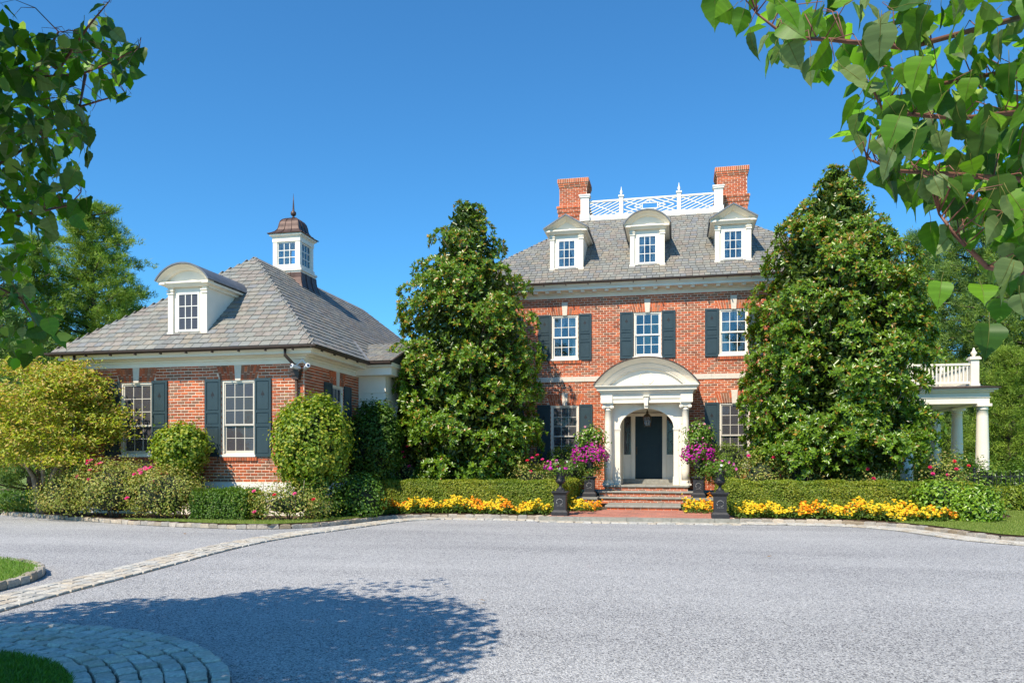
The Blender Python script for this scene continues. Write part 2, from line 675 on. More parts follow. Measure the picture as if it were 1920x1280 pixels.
def slate_roof(roof, O, u, up, L, xl, xr, e, wd, pick=None, maxn=0):
    """O eave origin, u along eave, up up-slope (unit vectors); xl/xr give limits at slope distance t"""
    u, up, O = Vector(u), Vector(up), Vector(O)
    n = u.cross(up)
    M = Matrix(((u.x, up.x, n.x, O.x), (u.y, up.y, n.y, O.y), (u.z, up.z, n.z, O.z), (0, 0, 0, 1)))
    mb = MB(M)
    cand = []
    k = 0
    t = -.03
    while t < L - .05:
        tm = max(0, t + e * .5)
        a, b = xl(tm), xr(tm)
        x = a - R.random() * wd
        while x < b:
            ww = wd * R.uniform(.82, 1.15)
            p, q = max(x, a), min(x + ww, b)
            if q - p > .05:
                cx = (p + q) / 2
                if pick and q - p > wd * .7 and pick(O + u * cx + up * (t + e / 2)):
                    cand.append((p, q, t))
                else:
                    cand_add(mb, p, q, t, e, L)
            x += ww
        t += e
        k += 1
    R.shuffle(cand)
    for i, (p, q, t) in enumerate(cand):
        if i < maxn:
            Mi = M @ T((p + q) / 2, t + R.uniform(-.006, .006), .030 + R.uniform(0, .006)) @ Matrix.Rotation(-.085, 4, 'X') @ SC(q - p - .014, min(e * 1.32, L - t + .02), 1.7)
            inst('slate', R.choice(SLV), roof, Mi)
        else:
            cand_add(mb, p, q, t, e, L)
    mb.build('slating', SLATE, roof, kind='stuff')


def cand_add(mb, p, q, t, e, L):
    h = min(e * 1.32, L - t + .02)
    z = .030 + R.uniform(0, .006)
    dz = h * .085
    t += R.uniform(-.006, .006)
    a, b = p + .007, q - .007
    vs = [(a, t, z), (b, t, z), (b, t + h, z - dz), (a, t + h, z - dz), (a, t, z + .02), (b, t, z + .02), (b, t + h, z - dz + .02), (a, t + h, z - dz + .02)]
    mb.add(vs, [(4, 5, 6, 7), (0, 1, 5, 4), (3, 0, 4, 7), (1, 2, 6, 5)], slatecol())


def ridge_caps(roof, A, B, nl, nr, wd=.155, step=.30):
    """overlapping capping slates along a hip or ridge; nl, nr are unit directions down each side"""
    A, B = Vector(A), Vector(B)
    d = (B - A)
    L = d.length
    d.normalize()
    nl, nr = Vector(nl).normalized(), Vector(nr).normalized()
    up = -(nl + nr).normalized()
    n = max(1, int(L / step))
    for i in range(n):
        m = MB()
        a, b = i * L / n - .02, (i + 1) * L / n + .03
        c = slatecol()
        vs = []
        for t, lift in ((a, .0525), (b, .0500)):
            o = A + d * t + up * lift
            vs += [o + nl * wd, o, o + nr * wd, o + nl * wd - up * .014, o - up * .014, o + nr * wd - up * .014]
        m.add(vs, [(0, 1, 7, 6), (1, 2, 8, 7), (3, 4, 1, 0), (4, 5, 2, 1), (9, 6, 7, 10), (10, 7, 8, 11), (0, 6, 9, 3), (2, 5, 11, 8)], c)
        m.build('cap_slate', SLATE, roof)


def arc(hw, rise, n=14, dr=0.0):
    r = (hw * hw + rise * rise) / (2 * rise)
    a0 = math.asin(min(1, hw / r))
    return [((r + dr) * math.sin(-a0 + 2 * a0 * i / n), rise - r + (r + dr) * math.cos(-a0 + 2 * a0 * i / n)) for i in range(n + 1)]


def dormer(th, M, w_, he, rise, style, slope, ww, wz0, wz1, gm, curt=True, cutroof=LEAD):
    """local: x right, y into the roof, z up; origin at the base of its front on the roof"""
    b = MB(M)
    hw = w_ / 2
    D = he / slope + .12
    fw = ww / 2
    b.box(-hw + .02, -fw, .05, .10, -.12, he)
    b.box(fw, hw - .02, .05, .10, -.12, he)
    b.box(-fw, fw, .05, .10, wz1, he)
    b.box(-fw, fw, .05, .10, -.12, wz0)
    for sd in (-1, 1):
        x0, x1 = sorted((sd * (hw - .02), sd * (hw - .07)))
        b.box(x0, x1, .10, D, -.4, he)
        b.box(sd * (hw - .075) - .075, sd * (hw - .075) + .075, -.005, .05, -.02, he - .10)
        b.box(sd * (hw - .075) - .095, sd * (hw - .075) + .095, -.025, .048, -.04, .05)
        b.box(sd * (hw - .075) - .095, sd * (hw - .075) + .095, -.028, .05, he - .30, he - .25)
        b.box(sd * (hw - .075) - .105, sd * (hw - .075) + .105, -.038, .05, he - .22, he - .19)
        e0, e1 = sorted((sd * (hw - .03), sd * (hw + .155)))
        b.box(e0, e1, -.20, D + .2, he - .07, he - .012)
        c0, c1 = sorted((sd * (hw - .03), sd * (hw + .05)))
        b.box(c0, c1, .05, D + .1, he - .15, he - .07)
    b.sweep([(.0, he - .13), (.03, he - .12), (.10, he - .045), (.12, he - .035), (.12, he + .008), (.0, he + .010)], [(-hw - .01, .04), (-hw - .01, -.02), (hw + .01, -.02), (hw + .01, .04)])
    ho = hw + .19
    if style == 'arch':
        o0, o1, i1 = arc(ho, rise), arc(ho, rise, dr=-.11), None
        out, inn = [(p[0], p[1] + he - .005) for p in arc(ho, rise, dr=-.004)], [(p[0] * .93, (p[1]) * .86 + he - .005) for p in arc(ho, rise)]
        inn2 = [(p[0] * .80, p[1] * .70 + he + .012) for p in arc(ho, rise)]
        roofo, roofi = [(p[0], p[1] + he) for p in arc(ho, rise, dr=.04)], [(p[0], p[1] + he) for p in arc(ho, rise)]
    else:
        f = lambda k, dz: [(-ho * k, he + dz), (0, he + rise * k + dz), (ho * k, he + dz)]
        out, inn, inn2 = f(.995, -.004), f(.84, .0), f(.70, .012)
        roofo, roofi = f(1.02, .045), f(1.0, 0)
    b.slant(out, inn, -.25, -.11, .03)
    b.slant([(p[0] * .999, p[1] - .001) for p in inn], inn2, -.105, -.04, .03)
    ty = [(p[0], p[1]) for p in out]
    b.poly_y(ty[::-1] if False else [(p[0] * .98, p[1] - .004) for p in reversed(ty)][::-1], .025, .06)
    part = b.build('dormer', TRIM, th)
    r = MB(M)
    r.strip_y(roofo, roofi, -.28, (he + rise) / slope + .25)
    r.build('dormer_roof', cutroof, part)
    fl = MB(M)
    fl.add([(-hw - .07, -.11, -.115), (hw + .07, -.11, -.115), (hw + .07, -.03, -.025), (-hw - .07, -.03, -.025), (-hw - .07, .06, -.02), (hw + .07, .06, -.02)], [(0, 1, 2, 3), (3, 2, 5, 4)])
    fl.build('flashing', COPPER, part)
    s = MB(M)
    q = sash(s, -fw + .002, fw - .002, wz0 + .002, wz1 - .002, .035, .075, st=.05, rail_b=.055)
    lights(s, part, M, q[0], q[1], q[2], q[3], .055, 3, 3, gm, .02)
    s.build('sash', TRIMW, part)
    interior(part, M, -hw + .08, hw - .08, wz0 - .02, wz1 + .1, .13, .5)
    if curt:
        curtains(part, M, 0, ww - .06, wz0 + .03, wz1 - wz0 - .05, .16)
    return part


def gutter(th, path, z, closed=False, k=1.0):
    g = MB()
    pr = [(.0 - .005, z + .03), (.0 + .005, z - .02), (.04, z - .055), (.09, z - .05), (.125, z - .015), (.13, z + .03), (.118, z + .03), (.06, z + .005)]
    pr = [(a * k, z + (b - z) * k) for a, b in pr]
    g.sweep(pr, path, closed)
    o = g.build('gutter', BRONZE, th)
    h = MB()
    P = [Vector(p) for p in path]
    for a, b in zip(P[:-1], P[1:]):
        d = (b - a).normalized()
        nrm = Vector((d.y, -d.x))
        L = (b - a).length
        for k in range(int(L / .75)):
            q = a + d * (k + .5) * .75
            c = q + nrm * .065
            h.box(c.x - .012, c.x + .012, c.y - .05, c.y + .05, z - .095, z - .053)
    h.build('gutter_hanger', BRONZE, o)
    return o


def clamp_roof(pts, faces, th, name='roof'):
    m = MB()
    m.add(pts, faces)
    return m.build(name, SLATED, th)


# ================================================================== MAIN HOUSE
MX0, MX1, MY, MYB, MZ0, MZT = -7.3, 5.3, 26.6, 37.0, .55, 7.13
main = empty('brick_house', (-1, 31, 0), 'large red brick house of two storeys with slate hip roof, three dormers and two chimneys', 'house')
MF = T(0, MY, 0)
HX = -.985
wins_u = [(-6.17, 5.03), (-3.79, 5.03), (-.985, 5.03), (1.815, 5.03), (4.2, 5.03)]
wins_l = [(-6.17, 1.32), (-3.79, 1.32), (1.84, 1.32), (4.2, 1.32)]
UW, UH, LW, LH = .92, 1.50, .96, 2.11
holes = [(x - UW / 2, x + UW / 2, z - .06, z + UH) for x, z in wins_u] + [(x - LW / 2, x + LW / 2, z - .06, z + LH) for x, z in wins_l]
dh = (-2.02, .11, MZ0, 3.62)
bk = backing(MF, MX0, MX1, MZ0, MZT + .1, holes + [dh])
bk.M = I4
bk.quad((MX0, MYB, MZ0), (MX0, MY, MZ0), (MX0, MY, MZT + .1), (MX0, MYB, MZT + .1))
bk.quad((MX1, MY, MZ0), (MX1, MYB, MZ0), (MX1, MYB, MZT + .1), (MX1, MY, MZT + .1))
bk.quad((MX1, MYB, MZ0), (MX0, MYB, MZ0), (MX0, MYB, MZT + .1), (MX1, MYB, MZT + .1))
wall = bk.build('wall', MORTAR, main)
hb = [(a - .0, b, c - .11, d) for a, b, c, d in holes] + [dh]
arch_holes = []
for x, z in wins_u:
    arch_holes.append((x - UW / 2 - .09, x + UW / 2 + .09, z + UH, z + UH + .36))
for x, z in wins_l:
    arch_holes.append((x - LW / 2 - .09, x + LW / 2 + .09, z + LH, z + LH + .36))
band = (MX0, MX1, 4.23, 4.41)
mb = MB(MF)
shut_zone = [(x - .95, x + .95, z - .1, z + UH + .05) for x, z in wins_u] + [(x - .97, x + .97, z - .1, z + LH + .05) for x, z in wins_l]


def pick_main(x, z):
    if x < -4.6 or x > 2.5 or z < 2.6 or (-2.7 < x < .75 and z < 5.0):
        return False
    return not any(a < x < b and c < z < d for a, b, c, d in shut_zone)


lay(MF, MX0, MX1, MZ0, MZT, hb + arch_holes + [band], wall, pick_main, 290, mb)
for x, z in wins_u:
    jack_arch(mb, main, MF, x, z + UH, UW / 2 + .02, .36)
for x, z in wins_l:
    jack_arch(mb, main, MF, x, z + LH, LW / 2 + .02, .36)
mb.M = T(MX0, 0, 0) @ RZ(-math.pi / 2)
lay(mb.M, -MYB, -MY, 4.5, MZT, [], wall, mb=mb)
mb.M = T(MX1, 0, 0) @ RZ(math.pi / 2)
lay(mb.M, MY, MYB, 4.0, MZT, [], wall, mb=mb)
mb.build('brickwork', BRICK, wall, kind='stuff')
m = MB(MF)
for i in range(12):
    a = MX0 + (MX1 - MX0) * i / 12
    m.box(a + .002, a + (MX1 - MX0) / 12 - .002, -.035, .01, 4.235, 4.405)
m.build('band_course', STONE, main)
for i, (x, z) in enumerate(wins_u):
    window(main, MF, x, z, UW, UH, 3, 2, 2, GLUP, curt=(i != 2))
    for sd in (-1, 1):
        shutter(main, MF, x + (.475 if sd > 0 else -.475 - .445), z - .06, .445, UH + .08)
for x, z in wins_l:
    window(main, MF, x, z, LW, LH, 3, 3, 3, GLLO)
    for sd in (-1, 1):
        shutter(main, MF, x + (.495 if sd > 0 else -.495 - .46), z - .06, .46, LH + .08)
# cornice: closed loop travelling so that outwards is on the right
loop = [(MX0, MY), (MX0, MYB), (MX1, MYB), (MX1, MY)]
loop = [(MX0, MY), (MX1, MY), (MX1, MYB), (MX0, MYB)]
m = MB()
m.sweep([(.0, 7.10), (.05, 7.10), (.05, 7.20), (.075, 7.21), (.075, 7.245), (.11, 7.26), (.11, 7.30), (.40, 7.305), (.40, 7.39), (.43, 7.40), (.47, 7.46), (.50, 7.49), (.50, 7.53), (.0, 7.53)], loop, True)
cor = m.build('cornice', TRIM, main)
dm = MB()
dm.box(-.066, .066, -.22, 0, -.036, .031)
dme = dm.mesh('modillion', TRIM)
x = MX0 + .12
while x < MX1:
    inst('modillion', dme, cor, T(x, MY - .11, 7.272))
    x += .404
EV = .50
EX0, EX1, EY0, EY1, EZ = MX0 - EV - .03, MX1 + EV + .03, MY - EV - .03, MYB + EV + .03, 7.53
gutter(main, [(EX0 + .03, EY0 + .03), (EX1 - .03, EY0 + .03), (EX1 - .03, EY1)], 7.515, k=.62)
DY0 = 30.4
DZ = EZ + .772 * (DY0 - EY0)
run = DY0 - EY0
DX0, DX1, DY1 = EX0 + run, EX1 - run, EY1 - run
pts = [(EX0, EY0, EZ), (EX1, EY0, EZ), (EX1, EY1, EZ), (EX0, EY1, EZ), (DX0, DY0, DZ), (DX1, DY0, DZ), (DX1, DY1, DZ), (DX0, DY1, DZ)]
roof = clamp_roof(pts, [(0, 1, 5, 4), (1, 2, 6, 5), (2, 3, 7, 6), (3, 0, 4, 7), (4, 5, 6, 7), (3, 2, 1, 0)], main)
sl_ = math.hypot(run, DZ - EZ)
upf = Vector((0, run, DZ - EZ)).normalized()
kf = run / sl_
slate_roof(roof, (0, EY0, EZ), (1, 0, 0), upf, sl_, lambda t: EX0 + t * kf, lambda t: EX1 - t * kf, .197, .215,
           lambda p: -4.7 < p.x < 2.6 and p.z < 10.3 and not any(abs(p.x - q) < .8 and p.y < 29.2 for q in (-3.76, -1.0, 1.81)), 290)
upr = Vector((-run, 0, DZ - EZ)).normalized()
slate_roof(roof, (EX1, 0, EZ), (0, 1, 0), upr, sl_, lambda t: EY0 + t * kf, lambda t: EY1 - t * kf, .2, .3)
upl = Vector((run, 0, DZ - EZ)).normalized()
slate_roof(roof, (EX0, 0, EZ), (0, -1, 0), upl, sl_, lambda t: -(EY1 - t * kf), lambda t: -(EY0 + t * kf), .2, .3)
ridge_caps(roof, pts[0], pts[4], -upl, -upf)
ridge_caps(roof, pts[1], pts[5], -upf, -upr)
# dormers
for i, (x, st) in enumerate(((-3.76, 'ped'), (-1.0, 'arch'), (1.81, 'ped'))):
    y = 26.82
    z = EZ + .772 * (y - EY0) + .05
    dormer(main, T(x, y, z), 1.16, 1.34, .46, st, .772, .64, .06, 1.04, GLUP)
# chimneys
for x0, x1 in ((-4.62, -3.53), (1.50, 2.60)):
    y0, y1 = 30.95, 32.0
    lv = [(9.0, 11.28, .02), (11.28, 11.44, .045), (11.44, 11.60, .075), (11.60, 11.70, .10), (11.70, 12.46, .0), (12.46, 12.54, .025), (12.54, 12.62, .05), (12.62, 12.79, .075)]
    c = MB()
    b = MB()
    for za, zb, o in lv:
        c.box(x0 - o, x1 + o, y0 - o, y1 + o, za, zb)
        cs = .0785 if za < 12.6 else .17
        pi_ = .215 if za < 12.6 else .074
        for Mx, a, bb in ((T(0, y0 - o, 0), x0 - o, x1 + o), (T(x1 + o, 0, 0) @ RZ(math.pi / 2), y0 - o, y1 + o), (T(x0 - o, 0, 0) @ RZ(-math.pi / 2), -(y1 + o), -(y0 - o))):
            b.M = Mx
            lay(Mx, a, bb, max(za, 9.9), zb, [], None, mb=b, pitch=pi_, course=cs, dark=.15)
    ch = c.build('chimney', MORTAR, main)
    b.build('brickwork', BRICK, ch, kind='stuff')
# roof-walk balustrade
RY = 30.46
bal = MB()
bal.box(-3.72, 1.70, RY - .05, RY + .05, 10.88, 11.10)
bal.box(-3.40, 1.40, RY - .035, RY + .035, 11.62, 11.685)
balo = bal.build('roof_balustrade', TRIMW, main)


def clipseg(a, b, x0, x1, z0, z1):
    t0, t1 = 0., 1.
    dx, dz = b[0] - a[0], b[1] - a[1]
    for p, q in ((-dx, a[0] - x0), (dx, x1 - a[0]), (-dz, a[1] - z0), (dz, z1 - a[1])):
        if abs(p) < 1e-9:
            if q < 0:
                return None
        else:
            r_ = q / p
            if p < 0:
                t0 = max(t0, r_)
            else:
                t1 = min(t1, r_)
    if t1 - t0 < .02:
        return None
    return (a[0] + dx * t0, a[1] + dz * t0), (a[0] + dx * t1, a[1] + dz * t1)


def bar(mb, a, b, y, w_=.028, t=.02):
    d = Vector((b[0] - a[0], 0, b[1] - a[1]))
    n = Vector((-d.z, 0, d.x)).normalized() * (w_ / 2)
    p = [(a[0] + n.x, a[1] + n.z), (a[0] - n.x, a[1] - n.z), (b[0] - n.x, b[1] - n.z), (b[0] + n.x, b[1] + n.z)]
    mb.poly_y(p, y - t, y + t)


ZA, ZB = 11.10, 11.62


def lattice(x0, x1, centre=False):
    g = MB()
    xm, zm = (x0 + x1) / 2, (ZA + ZB) / 2
    k = (ZB - ZA) / (x1 - x0) if not centre else (ZB - ZA) / 1.25
    if not centre:
        bar(g, (x0, ZA), (x1, ZB), RY)
        s = clipseg((x0, ZB), (x1, ZA), x0, x1, ZA, ZB)
        bar(g, s[0], s[1], RY + .003)
        for i in range(1, 5):
            o = (x1 - x0) * i / 4.6
            for sx, sz in ((1, 1), (-1, 1), (1, -1), (-1, -1)):
                # pieces parallel to one diagonal, ending on the other, one set per quadrant pair
                if sz > 0:      # above the crossing: lean with the rising diagonal on the right, falling on the left
                    a = (xm + sx * 0, zm)
                    t = o / (x1 - x0)
                    p0 = (xm - sx * (x1 - x0) / 2 * t, zm + (ZB - ZA) / 2 * t)
                    p1 = (p0[0] + sx * (x1 - x0), p0[1] + (ZB - ZA))
                else:
                    t = o / (x1 - x0)
                    p0 = (xm - sx * (x1 - x0) / 2 * t, zm - (ZB - ZA) / 2 * t)
                    p1 = (p0[0] + sx * (x1 - x0), p0[1] - (ZB - ZA))
                if (sx * sz) > 0:
                    s = clipseg(p0, p1, x0, x1, ZA, ZB)
                    if s:
                        bar(g, s[0], s[1], RY + .004 * (1 + (sx > 0)))
                elif sz > 0:
                    q0 = (xm + sx * (x1 - x0) / 2 * t, zm + (ZB - ZA) / 2 * t)
                    q1 = (q0[0] + sx * (x1 - x0), q0[1] - (ZB - ZA))
                    s = clipseg(q0, q1, x0, x1, ZA, ZB)
                    if s:
                        bar(g, s[0], s[1], RY - .004)
                else:
                    q0 = (xm + sx * (x1 - x0) / 2 * t, zm - (ZB - ZA) / 2 * t)
                    q1 = (q0[0] + sx * (x1 - x0), q0[1] + (ZB - ZA))
                    s = clipseg(q0, q1, x0, x1, ZA, ZB)
                    if s:
                        bar(g, s[0], s[1], RY - .006)
    else:
        bw, bh = .29, .105
        for a, b in (((xm - bw, zm - bh), (xm + bw, zm - bh)), ((xm - bw, zm + bh), (xm + bw, zm + bh)), ((xm - bw, zm - bh), (xm - bw, zm + bh)), ((xm + bw, zm - bh), (xm + bw, zm + bh))):
            bar(g, a, b, RY)
        bar(g, (xm, zm + bh), (xm, ZB), RY + .002)
        bar(g, (xm, zm - bh), (xm, ZA), RY + .002)
        for sx in (-1, 1):
            bar(g, (xm + sx * bw, zm + bh), (xm, ZB), RY + .003)
            bar(g, (xm + sx * bw, zm - bh), (xm, ZA), RY + .003)
            e = xm + sx * (x1 - x0) / 2
            tip = (xm + sx * bw, zm)
            bar(g, tip, (e, ZB), RY + .003)
            bar(g, tip, (e, ZA), RY + .003)
            kk = (ZB - zm) / abs(e - tip[0])
            for i in range(1, 5):
                q = tip[0] + sx * abs(e - tip[0]) * i / 4.6
                dz = kk * abs(q - tip[0])
                for sz in (-1, 1):
                    s = clipseg((q, zm + sz * dz), (q + sx * 2, zm + sz * dz - sz * kk * 2), min(xm, e), max(xm, e), zm if sz > 0 else ZA, ZB if sz > 0 else zm)
                    if s and i < 4:
                        bar(g, s[0], s[1], RY - .004)
                    s = clipseg((q, zm + sz * dz), (q - sx * 2, zm + sz * dz + sz * kk * 2), min(xm, e), max(xm, e), ZA, ZB)
                    if s:
                        bar(g, s[0], s[1], RY - .006)
    g.build('lattice_panel', TRIMW, balo)


posts = [-2.13, .06]
lattice(-3.36, -2.21)
lattice(-2.05, -.02, True)
lattice(.14, 1.34)
for x in posts:
    m = MB()
    m.box(x - .075, x + .075, RY - .075, RY + .075, 10.9, 11.76)
    m.box(x - .105, x + .105, RY - .105, RY + .105, 11.76, 11.82)
    p = m.build('rail_post', TRIMW, balo)
    m = MB()
    m.lathe([(.03, 11.82), (.025, 11.86), (.06, 11.93), (.045, 11.99), (.02, 12.03), (.012, 12.13), (.002, 12.17)], x, RY, 10)
    m.build('finial', TRIMW, balo)
for x in (-3.54, 1.52):
    m = MB()
    m.box(x - .16, x + .16, RY - .14, RY + .14, 10.9, 11.80)
    m.box(x - .19, x + .19, RY - .17, RY + .17, 10.88, 11.14)
    m.box(x - .20, x + .20, RY - .18, RY + .18, 11.80, 11.86)
    m.box(x - .22, x + .22, RY - .20, RY + .20, 11.86, 11.91)
    m.box(x - .105, x + .105, RY - .152, RY - .14, 11.22, 11.72)
    m.build('rail_pedestal', TRIMW, balo)

# ================================================================== entrance portico (part of the house)
PX = -.965
PF = T(PX, 25.40, .75) @ SC(.985, 1, .985) @ T(0, 0, -.75)
A_ = [(p[0], p[1] + 2.60) for p in [(-.86 * math.cos(math.pi * i / 24), .63 * math.sin(math.pi * i / 24)) for i in range(25)]]
m = MB(PF)
hw = 1.16
top = 3.40
outer = [(-hw, .75), (-hw, top), (hw, top), (hw, .75)]
# arched front wall: jambs and spandrels
m.box(-hw, -.86, 0, .18, .75, 2.60)
m.box(.86, hw, 0, .18, .75, 2.60)
tp = [(p[0] if abs(p[0]) < .859 else math.copysign(hw, p[0]), top) for p in A_]
m.strip_y([(-hw, top)] + [(p[0], top) for p in A_] + [(hw, top)], [(-hw, 2.60)] + A_ + [(hw, 2.60)], 0, .18)
# archivolt
A2 = [(p[0] * 1.14, (p[1] - 2.6) * 1.19 + 2.6) for p in A_]
m.strip_y(A2, [(p[0] * 1.003, (p[1] - 2.6) * 1.003 + 2.6) for p in A_], -.035, -.0005)
A3 = [(p[0] * 1.07, (p[1] - 2.6) * 1.09 + 2.6) for p in A_]
m.strip_y(A3, [(p[0] * 1.004, (p[1] - 2.6) * 1.004 + 2.6) for p in A_], -.05, -.0355)
for sd in (-1, 1):
    x0, x1 = sorted((sd * .84, sd * 1.04))
    m.box(x0, x1, -.045, .19, 2.545, 2.60)
    m.box(x0 + .012, x1 - .012, -.03, .19, 2.50, 2.545)
    m.box(x0 - .0, x1 - .0, -.03, .20, .75, 1.02)
    m.box(x0 + .02, x1 - .02, -.022, .0, 1.02, 2.50)
    # side walls of the porch and vestibule reveals
    y0, y1 = sorted((sd * 1.16, sd * 1.06))
    m.box(y0, y1, .18, 1.2, .75, top)
    r0, r1 = sorted((sd * .875, sd * 1.06))
    m.box(r0, r1, .18, 1.86, .75, 3.42)
m.box(-.875, .875, .18, 1.86, 3.24, 3.42)
# entablature
m.box(-1.42, 1.42, -.36, 1.2, 3.40, 3.52)
m.box(-1.42, 1.42, -.375, 1.2, 3.52, 3.545)
m.box(-1.43, 1.43, -.385, 1.2, 3.545, 3.66)
for sd in (-1, 1):
    x0, x1 = sorted((sd * 1.08, sd * 1.46))
    m.box(x0, x1, -.42, -.35, 3.405, 3.70)
m.sweep([(.0, 3.66), (.015, 3.665), (.015, 3.69), (.035, 3.70), (.07, 3.755), (.085, 3.76), (.085, 3.785), (.15, 3.80), (.15, 3.86), (.165, 3.865), (.215, 3.925), (.23, 3.93), (.23, 3.955), (.0, 3.955)], [(-1.43, 1.2), (-1.43, -.385), (1.43, -.385), (1.43, 1.2)])
# curved pediment
o_ = [(p[0], p[1] + 3.96) for p in arc(1.66, .87, 28, dr=-.004)]
i_ = [(p[0], p[1] + 3.94) for p in arc(1.44, .72, 28)]
j_ = [(p[0], p[1] + 3.94) for p in arc(1.27, .60, 28)]
m.slant(o_, i_, -.62, -.42, 1.2)
m.slant([(p[0] * .999, p[1] - .001) for p in i_], j_, -.44, -.36, .3)
k_ = [(p[0], p[1] + 3.94) for p in arc(1.22, .56, 28)]
m.strip_y(j_, k_, -.34, .2)
m.poly_y([(1.35, 3.93), (-1.35, 3.93)] [::-1] + [(p[0], p[1]) for p in reversed(j_)][0:], -.26, -.10)
port = m.build('portico', TRIM, main)
m = MB(PF)
m.strip_y([(p[0], p[1] + 3.96) for p in arc(1.66, .87, 28, dr=.035)], [(p[0], p[1] + 3.96) for p in arc(1.66, .87, 28)], -.65, 1.205)
m.build('portico_roof', BRONZE, port)
m = MB(PF @ T(0, -.262, 4.20) @ Matrix.Rotation(math.pi / 2, 4, 'X'))
rg = []
for k in range(33):
    a = 2 * math.pi * k / 32
    rg.append((.235 * math.sin(a), .20 * math.cos(a), 0))
m.tube(rg, .016, 6)
m.build('oval_moulding', TRIM, port)
m = MB(PF)
m.poly_y([(-.055, 3.22), (.055, 3.22), (.085, 3.60), (-.085, 3.60)], -.40, -.0)
m.poly_y([(-.05, 3.30), (.05, 3.30), (.07, 3.56), (-.07, 3.56)], -.44, -.40)
m.box(-.10, .10, -.46, -.38, 3.60, 3.64)
m.build('keystone_bracket', TRIM, port)
for sd in (-1, 1):
    M_ = PF @ T(sd * 1.235, -.20, 0)
    m = MB(M_)
    m.lathe([(.125, .90), (.132, 1.2), (.13, 1.6), (.122, 2.2), (.112, 2.8), (.108, 3.17), (.122, 3.18), (.122, 3.205), (.108, 3.21), (.112, 3.27)], 0, 0, 24)
    col = m.build('column', TRIM, port)
    b = MB(M_)
    b.box(-.185, .185, -.185, .185, .75, .80)
    b.lathe([(.17, .80), (.182, .82), (.17, .845), (.145, .85), (.145, .862), (.16, .875), (.145, .90)], 0, 0, 24)
    b.build('column_base', TRIM, col)
    c = MB(M_)
    c.box(-.17, .17, -.165, .165, 3.355, 3.402)
    c.box(-.13, .13, -.135, .135, 3.27, 3.355)
    for sx in (-1, 1):
        for rr, yy in ((.062, -.15), (.044, -.162), (.022, -.172)):
            n = 14
            pts_ = [(sx * .135 + rr * math.cos(2 * math.pi * k / n), 3.285 + rr * math.sin(2 * math.pi * k / n)) for k in range(n)]
            c.poly_y(pts_, yy, .13 if rr > .06 else -.14)
    c.build('capital', TRIM, col)
# door, sidelights
DF = T(PX, 27.25, 0) @ SC(1.012, 1, 1)
m = MB(DF)
m.box(-.90, -.865, -.02, .12, .80, 3.30)
m.box(.865, .90, -.02, .12, .80, 3.30)
for sd in (-1, 1):
    x0, x1 = sorted((sd * .455, sd * .575))
    m.box(x0, x1, -.05, .12, .90, 3.06)
    x0, x1 = sorted((sd * .575, sd * .865))
    m.box(x0, x1, .0, .06, .90, 1.70)
    m.box(x0 + .05, x1 - .05, -.012, .0, .98, 1.62)
    m.box(x0, x1, -.02, .08, 1.68, 1.74)
    m.box(x0, x0 + .03, .0, .06, 1.74, 3.06)
    m.box(x1 - .03, x1, .0, .06, 1.74, 3.06)
m.box(-.90, .90, -.055, .12, 3.06, 3.16)
m.box(-.90, .90, .05, .12, 3.16, 3.45)
sur = m.build('door_surround', TRIM, main)
for sd in (-1, 1):
    inst('sidelight', pane_mesh(GLLO), sur, DF @ T(sd * .72, .03, 2.40) @ SC(.24, 1, 1.31))
    m = MB(DF)
    for k in range(3):
        z = 1.98 + k * .36
        lp = []
        for q in range(17):
            a = 2 * math.pi * q / 16
            lp.append((sd * .72 + .085 * math.sin(a), .018, z + .19 * math.cos(a)))
        m.tube(lp, .008, 4)
    m.build('leaded_tracery', LEAD, sur)
m = MB(DF)
m.box(-1.0, 1.0, .14, 1.2, .7, 3.5, skip=('f',))
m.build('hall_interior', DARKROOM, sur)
m = MB(DF)
m.box(-.452, .452, .03, .08, .92, 3.06)
dr = m
for x0, x1, z0, z1 in ((-.33, -.06, 2.02, 2.92), (.06, .33, 2.02, 2.92), (-.33, .33, 1.72, 1.94), (-.33, .33, 1.52, 1.66), (-.33, -.06, 1.10, 1.44), (.06, .33, 1.10, 1.44)):
    dr.box(x0, x1, .014, .031, z0, z1)
    dr.box(x0 + .04, x1 - .04, .004, .0145, z0 + .04, z1 - .04)
door = dr.build('door', DOORM, main)
m = MB(DF)
m.box(-.42, -.39, -.01, .03, 1.75, 2.02)
m.tube([(-.405, -.01, 1.98), (-.405, -.05, 1.94), (-.405, -.05, 1.84), (-.405, -.01, 1.80)], .010, 6)
m.build('handle', BRASS, door)
m = MB(DF)
m.box(-.86, .86, -.28, .12, .752, .90)
m.box(-.86, .86, -.72, -.28, .70, .749)
m.build('threshold', BLUEST, main)

